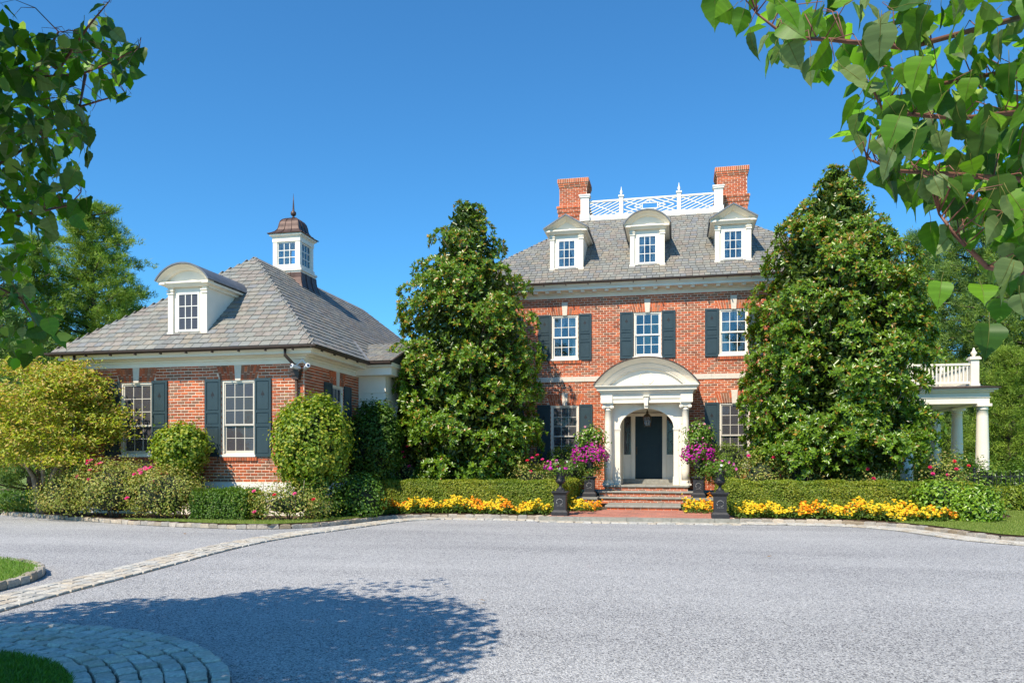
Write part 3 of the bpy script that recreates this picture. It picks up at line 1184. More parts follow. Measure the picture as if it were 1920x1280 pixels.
# hanging lantern
lan = empty('hanging_lantern', (PX, 25.95, 2.66), 'black iron and glass lantern hanging in the arched entrance above the door', 'lantern')
LM = T(PX, 25.95, 2.66)
m = MB(LM)
for sx in (-1, 1):
    for sy in (-1, 1):
        m.tube([(sx * .095, sy * .095, 0), (sx * .135, sy * .135, .30)], .009, 5)
for s0, s1, z in ((.10, .10, 0), (.14, .14, .30)):
    m.tube([(-s0, -s0, z), (s0, -s0, z), (s0, s0, z), (-s0, s0, z), (-s0, -s0, z)], .010, 5)
m.box(-.10, .10, -.10, .10, -.015, .0)
m.lathe([(.20, .30), (.12, .37), (.055, .41), (.05, .46), (.065, .47), (.02, .50), (.012, .55)], 0, 0, 4, sq=True, smooth=False)
m.tube([(0, 0, .5), (0, 0, .70)], .008, 5)
m.build('frame', BRASS, lan)
for k in range(4):
    inst('lantern_glass', pane_mesh(GLLAN), lan, LM @ RZ(k * math.pi / 2) @ T(0, -.115, .15) @ Matrix.Rotation(.13, 4, 'X') @ SC(.2, 1, .29))
m = MB(LM)
for x in (-.03, .03):
    m.tube([(x, 0, .0), (x, 0, .13)], .012, 6)
m.build('candle', BULB, lan)

# ================================================================== front steps
st = empty('front_steps', (PX, 24.5, 0), 'four brick front steps with bluestone treads leading up to the entrance', 'steps')


def step(x0, x1, y0, y1, zt, zb):
    b = MB()
    b.box(x0 + .05, x1 - .05, y0 + .05, y1, zb, zt - .06)
    rs = b.build('riser', MORTAR, st)
    b = MB(T(0, y0 + .05, 0))
    lay(b.M, x0 + .05, x1 - .05, zb + .005, zt - .062, [], None, mb=b, pitch=.215, course=max(.06, (zt - zb - .067) / max(1, round((zt - zb - .067) / .08))))
    b.build('riser_brickwork', BRICK, rs, kind='stuff')
    n = 4
    xs = [x0 + (x1 - x0) * k / n for k in range(n + 1)]
    for k in range(n):
        t = MB()
        a, c = xs[k] + .003, xs[k + 1] - .003
        d = R.uniform(0, .008)
        pr = [(y0 - d, zt - .05), (y0 - d + .012, zt - .062), (y1, zt - .062), (y1, zt), (y0 - d + .02, zt), (y0 - d, zt - .018)]
        vs = [(a, p[0], p[1]) for p in pr] + [(c, p[0], p[1]) for p in pr]
        fs = [tuple(range(5, -1, -1)), tuple(range(6, 12))] + [(i, (i + 1) % 6, (i + 1) % 6 + 6, i + 6) for i in range(6)]
        t.add(vs, fs)
        t.build('tread', BLUEST, st)


step(-2.32, .37, 24.85, 26.58, .75, .40)
step(-2.46, .50, 24.50, 24.849, .58, .30)
step(-2.36, .42, 24.15, 24.499, .41, .20)
step(-2.04, .10, 22.45, 24.149, .24, .02)
for x0, x1 in ((-3.02, -2.38), (.44, 1.08)):
    b = MB()
    b.box(x0 + .03, x1 - .03, 23.75, 24.75, .02, .35)
    q = b.build('cheek_wall', MORTAR, st)
    b = MB(T(0, 23.75, 0))
    lay(b.M, x0 + .03, x1 - .03, .03, .345, [], None, mb=b)
    b.build('cheek_brickwork', BRICK, q, kind='stuff')
    b = MB()
    b.box(x0, x1, 23.70, 24.78, .351, .41)
    b.build('cheek_cap', BLUEST, q)
# ================================================================== GARAGE WING
WX0, WX1, WY, WYB, WZ0, WZT = -16.08, -9.40, 18.5, 33.6, .96, 4.06
wing = empty('brick_wing', (-12.7, 26, 0), 'single storey red brick wing on the left with slate hip roof, arched dormer and cupola', 'house')
WF = T(0, WY, 0)
WS = T(WX1, 0, 0) @ RZ(math.pi / 2)
WWX, WWZ, WWW, WWH = (-14.31, -11.27), 1.68, .97, 1.95
wh = [(x - WWW / 2, x + WWW / 2, WWZ - .06, WWZ + WWH) for x in WWX]
SY, SW = 20.50, .80
sh_ = [(SY - SW / 2, SY + SW / 2, WWZ - .06, WWZ + WWH)]
bk = backing(WF, WX0, WX1, WZ0 - .02, WZT + .1, wh)
bk = backing(WS, WY, WYB, WZ0 - .02, WZT + .1, sh_, mb=bk)
bk.M = I4
bk.quad((WX0, WYB, .2), (WX0, WY, .2), (WX0, WY, WZT + .1), (WX0, WYB, WZT + .1))
bk.quad((WX1, WYB, .2), (WX0, WYB, .2), (WX0, WYB, WZT + .1), (WX1, WYB, WZT + .1))
wwall = bk.build('wall', MORTAR, wing)
mb = MB(WF)


def pick_wing(x, z):
    if x > -9.6 or (x > -10.3 and z < 2.9) or (x < -12.0 and z < 1.7) or x < -13.5:
        return False
    return not any(abs(x - c) < 1.0 and 1.55 < z < 3.7 for c in WWX) and not (-13.3 < x < -11.9 and z < 2.4)


lay(WF, WX0, WX1, WZ0, WZT, [(a, b, c - .11, d) for a, b, c, d in wh] + [(x - WWW / 2 - .1, x + WWW / 2 + .1, WWZ + WWH, WWZ + WWH + .38) for x in WWX], wwall, pick_wing, 295, mb)
for x in WWX:
    jack_arch(mb, wing, WF, x, WWZ + WWH, WWW / 2 + .03, .36)
mb.M = WS
lay(WS, WY, 22.0, WZ0, WZT, [(a, b, c - .11, d) for a, b, c, d in sh_] + [(SY - SW / 2 - .1, SY + SW / 2 + .1, WWZ + WWH, WWZ + WWH + .38)], wwall, mb=mb)
jack_arch(mb, wing, WS, SY, WWZ + WWH, SW / 2 + .03, .36)
mb.build('brickwork', BRICK, wwall, kind='stuff')
for x in WWX:
    window(wing, WF, x, WWZ, WWW, WWH, 3, 3, 2, GLLO)
    for xa in (x - .49 - .47, x + .49):
        shutter(wing, WF, xa, WWZ - .06, .47, WWH + .09)
window(wing, WS, SY, WWZ, SW, WWH, 3, 3, 2, GLLO)
for xa in (SY - .41 - .47, SY + .41):
    shutter(wing, WS, xa, WWZ - .06, .47, WWH + .09)
m = MB()
m.box(WX0 - .05, WX1 + .05, WY - .05, 22.0, .1, .95)
m.build('foundation', mat('foundation_render', (.80, .75, .68), .8, nscale=4, namt=.06), wing)
m = MB()
loop = [(WX0, WY), (WX1, WY), (WX1, WYB), (WX0, WYB)]
m.sweep([(.0, 4.02), (.045, 4.02), (.045, 4.12), (.075, 4.13), (.075, 4.18), (.16, 4.20), (.16, 4.225), (.38, 4.23), (.38, 4.29), (.41, 4.30), (.45, 4.36), (.48, 4.385), (.48, 4.41), (.0, 4.41)], loop, True)
m.build('cornice', TRIM, wing)
ev = .50
ex0, ex1, ey0, ey1, ez = WX0 - ev, WX1 + ev, WY - ev, WYB + ev, 4.42
gutter(wing, [(ex0 + .02, ey1), (ex0 + .02, ey0 + .02), (ex1 - .02, ey0 + .02), (ex1 - .02, 21.55)], 4.385)
hwid = (ex1 - ex0) / 2
ax, az = (ex0 + ex1) / 2, 4.42 + .868 * hwid
a0, a1 = (ax, ey0 + hwid, az), (ax, ey1 - hwid, az)
pts = [(ex0, ey0, ez), (ex1, ey0, ez), (ex1, ey1, ez), (ex0, ey1, ez), a0, a1]
wroof = clamp_roof(pts, [(0, 1, 4), (1, 2, 5, 4), (2, 3, 5), (3, 0, 4, 5), (3, 2, 1, 0)], wing)
wl = math.hypot(hwid, az - ez)
uf = Vector((0, hwid, az - ez)).normalized()
ur = Vector((-hwid, 0, az - ez)).normalized()
ul = Vector((hwid, 0, az - ez)).normalized()
kf2 = hwid / wl
slate_roof(wroof, (0, ey0, ez), (1, 0, 0), uf, wl, lambda t: ex0 + t * kf2, lambda t: ex1 - t * kf2, .222, .265,
           lambda p: True and not (-13.5 < p.x < -12.0 and p.y < 20.2), 295)
slate_roof(wroof, (ex1, 0, ez), (0, 1, 0), ur, wl, lambda t: ey0 + t * kf2, lambda t: ey1 - t * kf2, .222, .265)
slate_roof(wroof, (ex0, 0, ez), (0, -1, 0), ul, wl, lambda t: -(ey1 - t * kf2), lambda t: -(ey0 + t * kf2), .222, .3)
ridge_caps(wroof, pts[0], a0, -ul, -uf)
ridge_caps(wroof, pts[1], a0, -uf, -ur)
ridge_caps(wroof, a0, a1, -ul, -ur)
ridge_caps(wroof, pts[2], a1, -ur, Vector((0, 1, -.868)))
DM_ = T(-12.77, 18.50, 4.42 + .868 * .5 + .05)
dormer(wing, DM_, 1.16, 1.36, .44, 'arch', .868, .66, .06, 1.10, GLLO, curt=False)
# dormer on the far slope, only its corner shows
dormer(wing, T(ex0 + .55, 24.2, 4.42 + .868 * .55) @ RZ(-math.pi / 2), 1.16, 1.36, .44, 'ped', .868, .66, .06, 1.10, GLLO, curt=False)
# cupola
CXm, CYm = ax, 24.30
cp = MB(T(CXm, CYm, 0))
c_ = .49
zb, zt = 7.92, 8.98
for sx in (-1, 1):
    for sy in (-1, 1):
        x0, x1 = sorted((sx * c_, sx * (c_ - .16)))
        y0, y1 = sorted((sy * c_, sy * (c_ - .16)))
        cp.box(x0, x1, y0, y1, zb, zt)
cp.box(-c_ - .015, c_ + .015, -c_ - .015, c_ + .015, zt - .16, zt)
cp.box(-c_ - .04, c_ + .04, -c_ - .04, c_ + .04, zt, zt + .04)
cp.box(-c_ - .09, c_ + .09, -c_ - .09, c_ + .09, zt + .04, zt + .097)
cp.box(-c_ - .03, c_ + .03, -c_ - .03, c_ + .03, zb - .02, zb + .10)
cp.box(-c_ - .10, c_ + .10, -c_ - .10, c_ + .10, zb - .09, zb - .02)
cp.box(-c_ - .06, c_ + .06, -c_ - .06, c_ + .06, zb - .16, zb - .09)
cup = cp.build('cupola', TRIM, wing)
for k in range(4):
    Mk = T(CXm, CYm, 0) @ RZ(k * math.pi / 2)
    s = MB(Mk)
    q = sash(s, -.34, .34, zb + .10, zt - .165, -c_ + .03, -c_ + .07, st=.04, rail_b=.05)
    lights(s, cup, Mk, q[0], q[1], q[2], q[3], -c_ + .05, 3, 3, GLUP, .022)
    s.build('sash', TRIMW, cup)


def dome(prof, name, mt, par, seams=True):
    m = MB(T(CXm, CYm, 0))
    vs = []
    for r, z in prof:
        for sx, sy in ((-1, -1), (1, -1), (1, 1), (-1, 1)):
            vs.append((sx * r, sy * r, z))
    fs = []
    for i in range(len(prof) - 1):
        for k in range(4):
            fs.append((i * 4 + k, i * 4 + (k + 1) % 4, (i + 1) * 4 + (k + 1) % 4, (i + 1) * 4 + k))
    fs.append(tuple((len(prof) - 1) * 4 + k for k in range(4)))
    m.add(vs, fs)
    o = m.build(name, mt, par)
    if seams:
        s = MB(T(CXm, CYm, 0))
        for k in range(4):
            s.M = T(CXm, CYm, 0) @ RZ(k * math.pi / 2)
            for q in (-1, -.33, .33):
                s.tube([(q * r, -r - .006, z + .004) for r, z in prof], .011, 4)
        s.build('standing_seam', mt, o)
    return o


dome([(.62, 9.075), (.625, 9.09), (.53, 9.135), (.45, 9.19), (.39, 9.27), (.36, 9.37), (.345, 9.47), (.32, 9.56), (.265, 9.64), (.18, 9.69), (.09, 9.72), (.03, 9.73)], 'cupola_roof', COPPER, cup)
m = MB(T(CXm, CYm, 0))
m.lathe([(.05, 9.72), (.05, 9.78), (.03, 9.79), (.03, 9.81), (.075, 9.84), (.095, 9.89), (.085, 9.95), (.04, 9.99), (.035, 10.02), (.03, 10.08), (.018, 10.3), (.003, 10.58)], 0, 0, 14)
m.build('spire', COPPER, cup)
dome([(.86, 6.75), (.80, 6.95), (.70, 7.15), (.62, 7.35), (.565, 7.6), (.555, 7.77)], 'cupola_base', COPPER, cup)
# downspout with its hopper, at the right end of the front
m = MB()
dx = WX1 - .17
m.tube([(dx - .12, WY - .46, 4.34), (dx - .12, WY - .46, 4.18), (dx, WY - .16, 3.94), (dx, WY - .11, 3.86)], .042, 8)
m.tube([(dx, WY - .09, 3.6), (dx, WY - .09, .6)], .042, 8)
m.box(dx - .14, dx + .14, WY - .20, WY - .015, 3.80, 3.86)
m.box(dx - .11, dx + .11, WY - .18, WY - .015, 3.70, 3.80)
m.box(dx - .085, dx + .085, WY - .15, WY - .015, 3.60, 3.70)
m.build('downspout', BRONZE, wing)
m = MB()
m.tube([(WX0 + .2, WY - .44, 4.34), (WX0 + .2, WY - .44, 4.15), (WX0 + .25, WY - .1, 3.9), (WX0 + .25, WY - .08, .7)], .042, 8)
m.build('downspout', BRONZE, wing)
# metal valley where the porch roof meets the wing roof
m = MB()
for a, b in ((0, 1),):
    m.add([(ex1 - .02, 21.42, 4.46), (ex1 + .10, 21.42, 4.46), (ex1 - .72, 22.28, 5.16), (ex1 - .84, 22.28, 5.16)], [(0, 1, 2, 3)])
    m.add([(ex1 - .02, 21.40, 4.46), (ex1 - .02, 21.40, 4.52), (ex1 - .84, 22.26, 5.22), (ex1 - .84, 22.26, 5.16)], [(0, 1, 2, 3)])
m.build('valley_flashing', LEAD, wing)
# security cameras
for i, (dx_, rz, lab) in enumerate(((-.14, .5, 'white security camera under the wing eaves, the one pointing towards the drive'), (.16, -.75, 'white security camera at the wing corner, the one pointing right'))):
    q = empty('security_camera', (WX1 + .02 + dx_, WY - .22, 3.93), lab, 'camera', 'security cameras at the wing corner')
    Mq = T(WX1 + .02 + dx_, WY - .22, 3.90) @ RZ(-rz) @ Matrix.Rotation(-.2, 4, 'X')
    m = MB(Mq @ Matrix.Rotation(math.pi / 2, 4, 'X'))
    m.lathe([(.05, -.12), (.055, -.11), (.055, .10), (.06, .105), (.06, .13), (.045, .135)], 0, 0, 14)
    m.build('housing', STEEL, q)
    m = MB(Mq @ Matrix.Rotation(math.pi / 2, 4, 'X'))
    m.lathe([(.035, .1355), (.034, .14), (.01, .141)], 0, 0, 12)
    m.build('lens', LENSM, q)
    m = MB()
    m.tube([(WX1 + .02 + dx_, WY - .2, 3.95), (WX1 + .02 + dx_ * .3, WY - .15, 4.05), (WX1 + .02, WY - .12, 4.12)], .02, 6)
    m.build('bracket', STEEL, q)

# ================================================================== ENTRY PORCH between wing and house
ep = empty('side_entry_porch', (-8.9, 23.6, 0), 'cream panelled entry porch with arched opening, between the wing and the magnolia', 'porch')
EX = -8.52
m = MB()
ay0, ay1, ac = 21.95, 25.25, 23.6
m.box(-9.38, EX, ay0, ay0 + .16, .4, 4.05)
m.box(-9.38, EX, ay1 - .16, ay1, .4, 4.05)
MS = T(EX, 0, 0) @ RZ(math.pi / 2)
m.M = MS
ar = [(ac - .85 * math.cos(math.pi * i / 20), 2.75 + .75 * math.sin(math.pi * i / 20)) for i in range(21)]
m.box(ay0 + .16, ac - .85, -.002, .16, .4, 2.75)
m.box(ac + .85, ay1 - .16, -.002, .16, .4, 2.75)
m.strip_y([(ay0 + .16, 4.05)] + [(p[0], 4.05) for p in ar] + [(ay1 - .16, 4.05)], [(ay0 + .16, 2.75)] + ar + [(ay1 - .16, 2.75)], -.002, .16)
for k, dd in ((1.2, -.02), (1.12, -.035), (1.05, -.05)):
    m.strip_y([(ac + (p[0] - ac) * k, 2.75 + (p[1] - 2.75) * k) for p in ar], [(ac + (p[0] - ac) * 1.003, 2.75 + (p[1] - 2.75) * 1.003) for p in ar], dd, dd + .014)
for z0, z1, o in ((3.55, 3.58, .02), (3.30, 3.33, .03), (3.33, 3.36, .045), (3.08, 3.12, .035), (3.12, 3.15, .055), (2.86, 2.89, .02)):
    m.box(ay0 - o, ac - (1.2 if z0 > 3.2 else 1.02), -o, .02, z0, z1)
m.M = I4
for z0, z1, o in ((3.55, 3.58, .02), (3.30, 3.33, .03), (3.33, 3.36, .045), (3.08, 3.12, .035), (3.12, 3.15, .055), (2.86, 2.89, .02)):
    m.box(-9.38, EX + o, ay0 - o, ay0 + .003, z0, z1 - .002)
m.box(-9.30, EX - .12, ay0 - .012, ay0 + .01, 1.2, 2.72)
m.box(-9.22, EX - .20, ay0 - .02, ay0 - .012, 1.28, 2.64)
m.box(-9.38, EX + .30, ay0 - .30, ay1 + .3, 4.05, 4.28)
m.box(-9.38, EX + .36, ay0 - .42, ay1 + .42, 4.28, 4.40)
m.build('wall', TRIM, ep)
m = MB(T(EX + .30, 0, 0) @ RZ(math.pi / 2))
m.poly_y([(ay0 - .40, 4.401), (ay1 + .40, 4.401), (ac, 5.13)], 0, .2)
m.build('gable', TRIM, ep)
rise_ = .80
er = clamp_roof([(-11.6, ay0 - .5, 4.41), (EX + .38, ay0 - .5, 4.41), (EX + .38, ac, 4.41 + rise_), (-11.6, ac, 4.41 + rise_), (-11.6, ay1 + .5, 4.41), (EX + .38, ay1 + .5, 4.41)], [(0, 1, 2, 3), (3, 2, 5, 4), (1, 5, 2), (0, 4, 5, 1)], ep)
hw_ = ac - ay0 + .5
L_ = math.hypot(hw_, rise_)
slate_roof(er, (0, ay0 - .5, 4.42), (1, 0, 0), Vector((0, hw_, rise_)).normalized(), L_, lambda t: ex1 - .02 - t * .36, lambda t: EX + .40, .17, .22)
m = MB()
m.tube([(EX + .40, ay0 - .52, 4.43), (EX + .40, ac, 4.43 + rise_), (EX + .40, ay1 + .52, 4.43)], .03, 5)
m.build('verge', BRONZE, er)
gutter(ep, [(ex1 + .1, ay0 - .44), (EX + .36, ay0 - .44)], 4.385)
m = MB()
m.box(-9.39, -8.8, ay0 + .2, ay1 - .2, .4, 4.0, skip=('r',))
m.build('interior', DARKROOM, ep)
m = MB()
m.tube([(EX + .02, ay0 + .50, 2.2)] + [(EX + .03, ay0 + .50 + .17 * math.sin(t) * (1 - t / 14) + .05 * t, 2.5 + .17 * (1 - math.cos(t)) * (1 - t / 14)) for t in [k * .5 for k in range(12)]], .016, 5)
m.build('scroll_bracket', BLACK, ep)
# link block behind
lb = empty('link_block', (-8.3, 29, 0), 'low slate roofed link behind the left magnolia joining wing and main house', 'house')
m = MB()
m.box(-9.38, -7.31, 26.2, 33, .4, 4.6)
m.build('wall', TRIM, lb)
lr = clamp_roof([(-11.5, 25.9, 4.62), (-7.31, 25.9, 4.62), (-7.31, 29.6, 6.25), (-11.5, 29.6, 6.25), (-11.5, 33.3, 4.62), (-7.31, 33.3, 4.62)], [(0, 1, 2, 3), (3, 2, 5, 4), (1, 5, 2), (0, 4, 5, 1)], lb)
q = math.hypot(3.7, 1.63)
slate_roof(lr, (0, 25.9, 4.62), (1, 0, 0), Vector((0, 3.7, 1.63)).normalized(), q, lambda t: -11.4, lambda t: -7.31, .22, .26)

# ================================================================== SIDE PORCH on the right
sp = empty('side_porch', (8, 31, 0), 'cream columned side porch with balustraded balcony at the right end of the house', 'porch')
PXR, PXL, PY0, PYB = 9.93, 5.32, 28.6, 36.0
m = MB()
m.box(PXL, PXR + .16, PY0 - .16, PY0 + .16, 3.42, 3.84)
m.box(PXR - .16, PXR + .16, PY0 + .16, PYB, 3.42, 3.84)
m.box(PXL, PXR + .19, PY0 - .19, PYB, 3.62, 3.645)
m.box(PXL, PXR + .26, PY0 - .26, PYB, 3.80, 3.86)
m.box(PXL, PXR + .36, PY0 - .36, PYB, 3.861, 3.91)
ent = m.build('entablature', TRIM, sp)
m = MB()
m.box(PXL, PXR + .02, PY0, PYB, 3.47, 3.50)
m.build('ceiling', TRIM, sp)
m = MB()
m.box(PXL, PXR + .42, PY0 - .42, PYB, 3.911, 3.95)
m.add([(PXL, PY0 - .43, 3.95), (PXR + .43, PY0 - .43, 3.95), (PXR + .05, PY0 - .05, 4.02), (PXL, PY0 - .05, 4.02), (PXR + .43, PYB, 3.95), (PXR + .05, PYB, 4.02)], [(0, 1, 2, 3), (1, 4, 5, 2)])
m.build('roof', BRONZE, sp)
cm = MB()
cm.lathe([(.20, .45), (.205, 1.2), (.195, 2.0), (.172, 3.0), (.168, 3.22), (.185, 3.225), (.185, 3.25), (.168, 3.255), (.168, 3.30), (.20, 3.33)], 0, 0, 24)
cm.box(-.22, .22, -.22, .22, 3.33, 3.418)
cme = cm.mesh('column', TRIM)
for x, y in ((PXR, PY0), (PXR, PY0 + 2.4), (PXR, PY0 + 4.8), (7.6, PY0), (5.55, PY0)):
    inst('column', cme, sp, T(x, y, 0))
m = MB()
m.box(PXL, PXR + .4, PY0 - .4, PYB, .2, .45)
m.build('floor', BLUEST, sp)
bx, by = PXR - .22, PY0 + .12
bal2 = MB()
bal2.box(PXL, bx, by - .045, by + .045, 4.72, 4.79)
bal2.box(PXL, bx, by - .04, by + .04, 4.10, 4.18)
bal2.box(bx - .045, bx + .045, by, PYB, 4.72, 4.788)
bal2.box(bx - .04, bx + .04, by, PYB, 4.10, 4.178)
rl = bal2.build('balustrade', TRIM, sp)
bm_ = MB()
bm_.box(-.022, .022, -.022, .022, 4.18, 4.72)
bme = bm_.mesh('baluster', TRIM)
x = bx - .2
while x > 7.4:
    inst('baluster', bme, rl, T(x, by, 0))
    x -= .118
y = by + .2
while y < 34:
    inst('baluster', bme, rl, T(bx, y, 0))
    y += .118
for x, y, k in ((bx, by, 1.0), (7.72, by, .8), (bx, by + 3.3, .8)):
    m = MB(T(x, y, 0))
    q = .125 * k
    m.box(-q, q, -q, q, 3.96, 4.90 if k == 1 else 4.82)
    if k == 1:
        m.box(-q - .02, q + .02, -q - .02, q + .02, 3.96, 4.10)
        m.box(-q - .05, q + .05, -q - .05, q + .05, 4.90, 4.96)
        m.box(-q - .02, q + .02, -q - .02, q + .02, 4.96, 5.0)
    p = m.build('newel', TRIM, rl)
    if y != by or k == 1:
        m = MB(T(x, y, 0))
        z = 5.0 if k == 1 else 4.82
        m.lathe([(.05, z), (.04, z + .03), (.095, z + .10), (.095, z + .15), (.05, z + .19), (.055, z + .21), (.03, z + .25), (.035, z + .28), (.005, z + .31)], 0, 0, 14)
        m.build('finial', TRIM, rl)
# ================================================================== GROUND
def noise_mat(name, cols, scale, rough=.9, bump=.4, bscale=None, vor=None, detail=4):
    m = bpy.data.materials.new(name)
    m.use_nodes = True
    t = m.node_tree
    L = t.links
    b = t.nodes['Principled BSDF']
    b.inputs['Roughness'].default_value = rough
    b.inputs['Specular IOR Level'].default_value = .25
    g = t.nodes.new('ShaderNodeNewGeometry')
    n = t.nodes.new('ShaderNodeTexNoise')
    n.inputs['Scale'].default_value = scale
    n.inputs['Detail'].default_value = detail
    L.new(g.outputs['Position'], n.inputs['Vector'])
    r = t.nodes.new('ShaderNodeValToRGB')
    e = r.color_ramp.elements
    for i, (p, c) in enumerate(cols):
        if i < 2:
            e[i].position, e[i].color = p, (*c, 1)
        else:
            q = e.new(p)
            q.color = (*c, 1)
    if vor:
        v = t.nodes.new('ShaderNodeTexVoronoi')
        v.inputs['Scale'].default_value = vor
        L.new(g.outputs['Position'], v.inputs['Vector'])
        sp = t.nodes.new('ShaderNodeSeparateColor')
        L.new(v.outputs['Color'], sp.inputs[0])
        mx = t.nodes.new('ShaderNodeMath')
        mx.operation = 'MULTIPLY_ADD'
        L.new(sp.outputs[0], mx.inputs[0])
        mx.inputs[1].default_value = .78
        ms = t.nodes.new('ShaderNodeMath')
        ms.operation = 'MULTIPLY'
        ms.inputs[1].default_value = .22
        L.new(n.outputs[0], ms.inputs[0])
        L.new(ms.outputs[0], mx.inputs[2])
        # long faint wheel marks and patches, laid with the drive
        wm = t.nodes.new('ShaderNodeMapping')
        wm.inputs['Scale'].default_value = (.10, .75, 1)
        wm.inputs['Rotation'].default_value = (0, 0, .35)
        L.new(g.outputs['Position'], wm.inputs[0])
        n2 = t.nodes.new('ShaderNodeTexNoise')
        n2.inputs['Scale'].default_value = 1.0
        n2.inputs['Detail'].default_value = 3
        L.new(wm.outputs[0], n2.inputs['Vector'])
        m3 = t.nodes.new('ShaderNodeMath')
        m3.operation = 'MULTIPLY_ADD'
        m3.inputs[1].default_value = .34
        m3.inputs[2].default_value = -.17
        L.new(n2.outputs[0], m3.inputs[0])
        m4 = t.nodes.new('ShaderNodeMath')
        L.new(mx.outputs[0], m4.inputs[0])
        L.new(m3.outputs[0], m4.inputs[1])
        L.new(m4.outputs[0], r.inputs[0])
        hgt = v.outputs['Distance']
    else:
        L.new(n.outputs[0], r.inputs[0])
        hgt = n.outputs[0]
    L.new(r.outputs[0], b.inputs['Base Color'])
    bp = t.nodes.new('ShaderNodeBump')
    bp.inputs['Strength'].default_value = bump
    bp.inputs['Distance'].default_value = .03 if not vor else .012
    bp.invert = bool(vor)
    L.new(hgt, bp.inputs['Height'])
    L.new(bp.outputs[0], b.inputs['Normal'])
    return m


GRAVEL = noise_mat('gravel', [(.10, (.09, .09, .10)), (.9, (.60, .59, .58)), (.32, (.28, .278, .285)), (.6, (.43, .427, .43))], .35, .9, .75, vor=88)
MULCH = noise_mat('mulch', [(.3, (.045, .027, .018)), (.7, (.16, .10, .065))], 30, .95, .9)
GRASSM = noise_mat('lawn_soil', [(.35, (.10, .16, .025)), (.65, (.20, .25, .05))], 5, .9, .6)
COBM = mat('granite_cobble', attr=True, rough=.8, nscale=40, namt=.22, n2scale=5, n2amt=.1, bump=.5, bscale=60)
SAND = mat('jointing_sand', (.13, .12, .105), .95, nscale=20, namt=.25, bump=.4, bscale=80)


def sheet(name, poly, z, mt, **k):
    m = MB()
    m.add([(p[0], p[1], z) for p in poly], [tuple(range(len(poly)))])
    return m.build(name, mt, None, kind='structure', **k)


sheet('ground', [(-900, -900), (900, -900), (900, 900), (-900, 900)], -.05, GRASSM)
sheet('gravel_drive', [(-45, -25), (32, -25), (32, 26), (-45, 26)], 0, GRAVEL)
KERB = [(-34, 25.2), (-24, 20.6), (-18.57, 18.45), (-15.98, 17.5), (-12.51, 16.12), (-10.08, 15.6), (-8.75, 15.62), (-8.05, 16.35), (-7.72, 17.43), (-7.45, 18.7), (-6.9, 19.55), (-6.2, 19.97), (-3.4, 19.9)]
KERB2 = [(1.45, 19.78), (2.6, 19.85), (4.0, 19.75), (4.75, 19.15), (5.3, 18.3), (5.6, 17.2), (5.95, 16.3), (6.8, 15.6), (9, 14.9), (14, 14.3), (30, 14)]
sheet('planting_bed', KERB + [(1.45, 19.85)] + KERB2[1:] + [(30, 40), (-34, 40)], .10, MULCH)
strip = [(-13.2, 16.45), (-12.51, 16.2), (-10.08, 15.68), (-8.80, 15.70), (-8.13, 16.40), (-7.80, 17.45), (-7.56, 18.6), (-7.75, 18.7), (-8.3, 17.7), (-8.9, 16.75), (-10.0, 16.5), (-11.2, 16.5)]
sheet('lawn', strip, .118, GRASSM)
rl_ = [(4.85, 19.2), (5.38, 18.33), (5.68, 17.25), (6.02, 16.38), (6.85, 15.68), (9.05, 14.98), (14, 14.4), (30, 14.1), (30, 24.2), (8.7, 24.2), (8.2, 21.6), (7.6, 20.6), (7.0, 20.0), (6.0, 19.55)]
sheet('lawn', rl_, .119, GRASSM)
sheet('lawn', [(9, 24.2), (60, 24.2), (60, 90), (9, 90)], .121, GRASSM)


def resample(path, step):
    P = [Vector(p) for p in path]
    out = []
    acc = 0
    tot = sum((b - a).length for a, b in zip(P[:-1], P[1:]))
    n = max(1, int(tot / step))
    ds = [tot * i / n for i in range(n + 1)]
    k, base = 0, 0
    for d in ds:
        while k < len(P) - 2 and base + (P[k + 1] - P[k]).length < d - 1e-6:
            base += (P[k + 1] - P[k]).length
            k += 1
        v = P[k + 1] - P[k]
        out.append(P[k] + v.normalized() * min(d - base, v.length))
    return out


def smooth(path, it=2):
    P = [Vector(p) for p in path]
    for _ in range(it):
        Q = [P[0]]
        for a, b in zip(P[:-1], P[1:]):
            Q += [a * .75 + b * .25, a * .25 + b * .75]
        P = Q + [P[-1]]
    return [(p.x, p.y) for p in P]


def cobble_mesh(col):
    m = MB()
    j = lambda a: R.uniform(-a, a)
    rings = []
    for z, k in ((0, 1), (.78, .97), (1.0, .86)):
        rings.append([(sx * .5 * k + j(.045), sy * .5 * k + j(.045), z + j(.09) * (z > .9)) for sx, sy in ((-1, -1), (0, -1.02), (1, -1), (1.02, 0), (1, 1), (0, 1.02), (-1, 1), (-1.02, 0))])
    vs = [p for r in rings for p in r] + [(0, 0, 1.06)]
    fs = []
    for i in range(2):
        for k in range(8):
            fs.append((i * 8 + k, i * 8 + (k + 1) % 8, (i + 1) * 8 + (k + 1) % 8, (i + 1) * 8 + k))
    fs += [(16 + k, 16 + (k + 1) % 8, 24) for k in range(8)]
    m.add(vs, fs, col)
    return m


def stonecol(base):
    k = R.uniform(.82, 1.15)
    w_ = R.uniform(-.02, .03)
    return (base[0] * k + w_, base[1] * k, base[2] * k - w_)


CB = [cobble_mesh(stonecol((.47, .435, .375))) for _ in range(14)]
CBM = [c.mesh('cobble', COBM) for c in CB]
RGM = [cobble_mesh(stonecol((.53, .50, .44))).mesh('cobble', COBM) for _ in range(14)]
KBM = [cobble_mesh(stonecol(R.choice([(.34, .29, .235), (.37, .335, .285), (.39, .32, .24), (.35, .325, .29), (.30, .26, .21)]))).mesh('kerb_stone', COBM) for _ in range(14)]


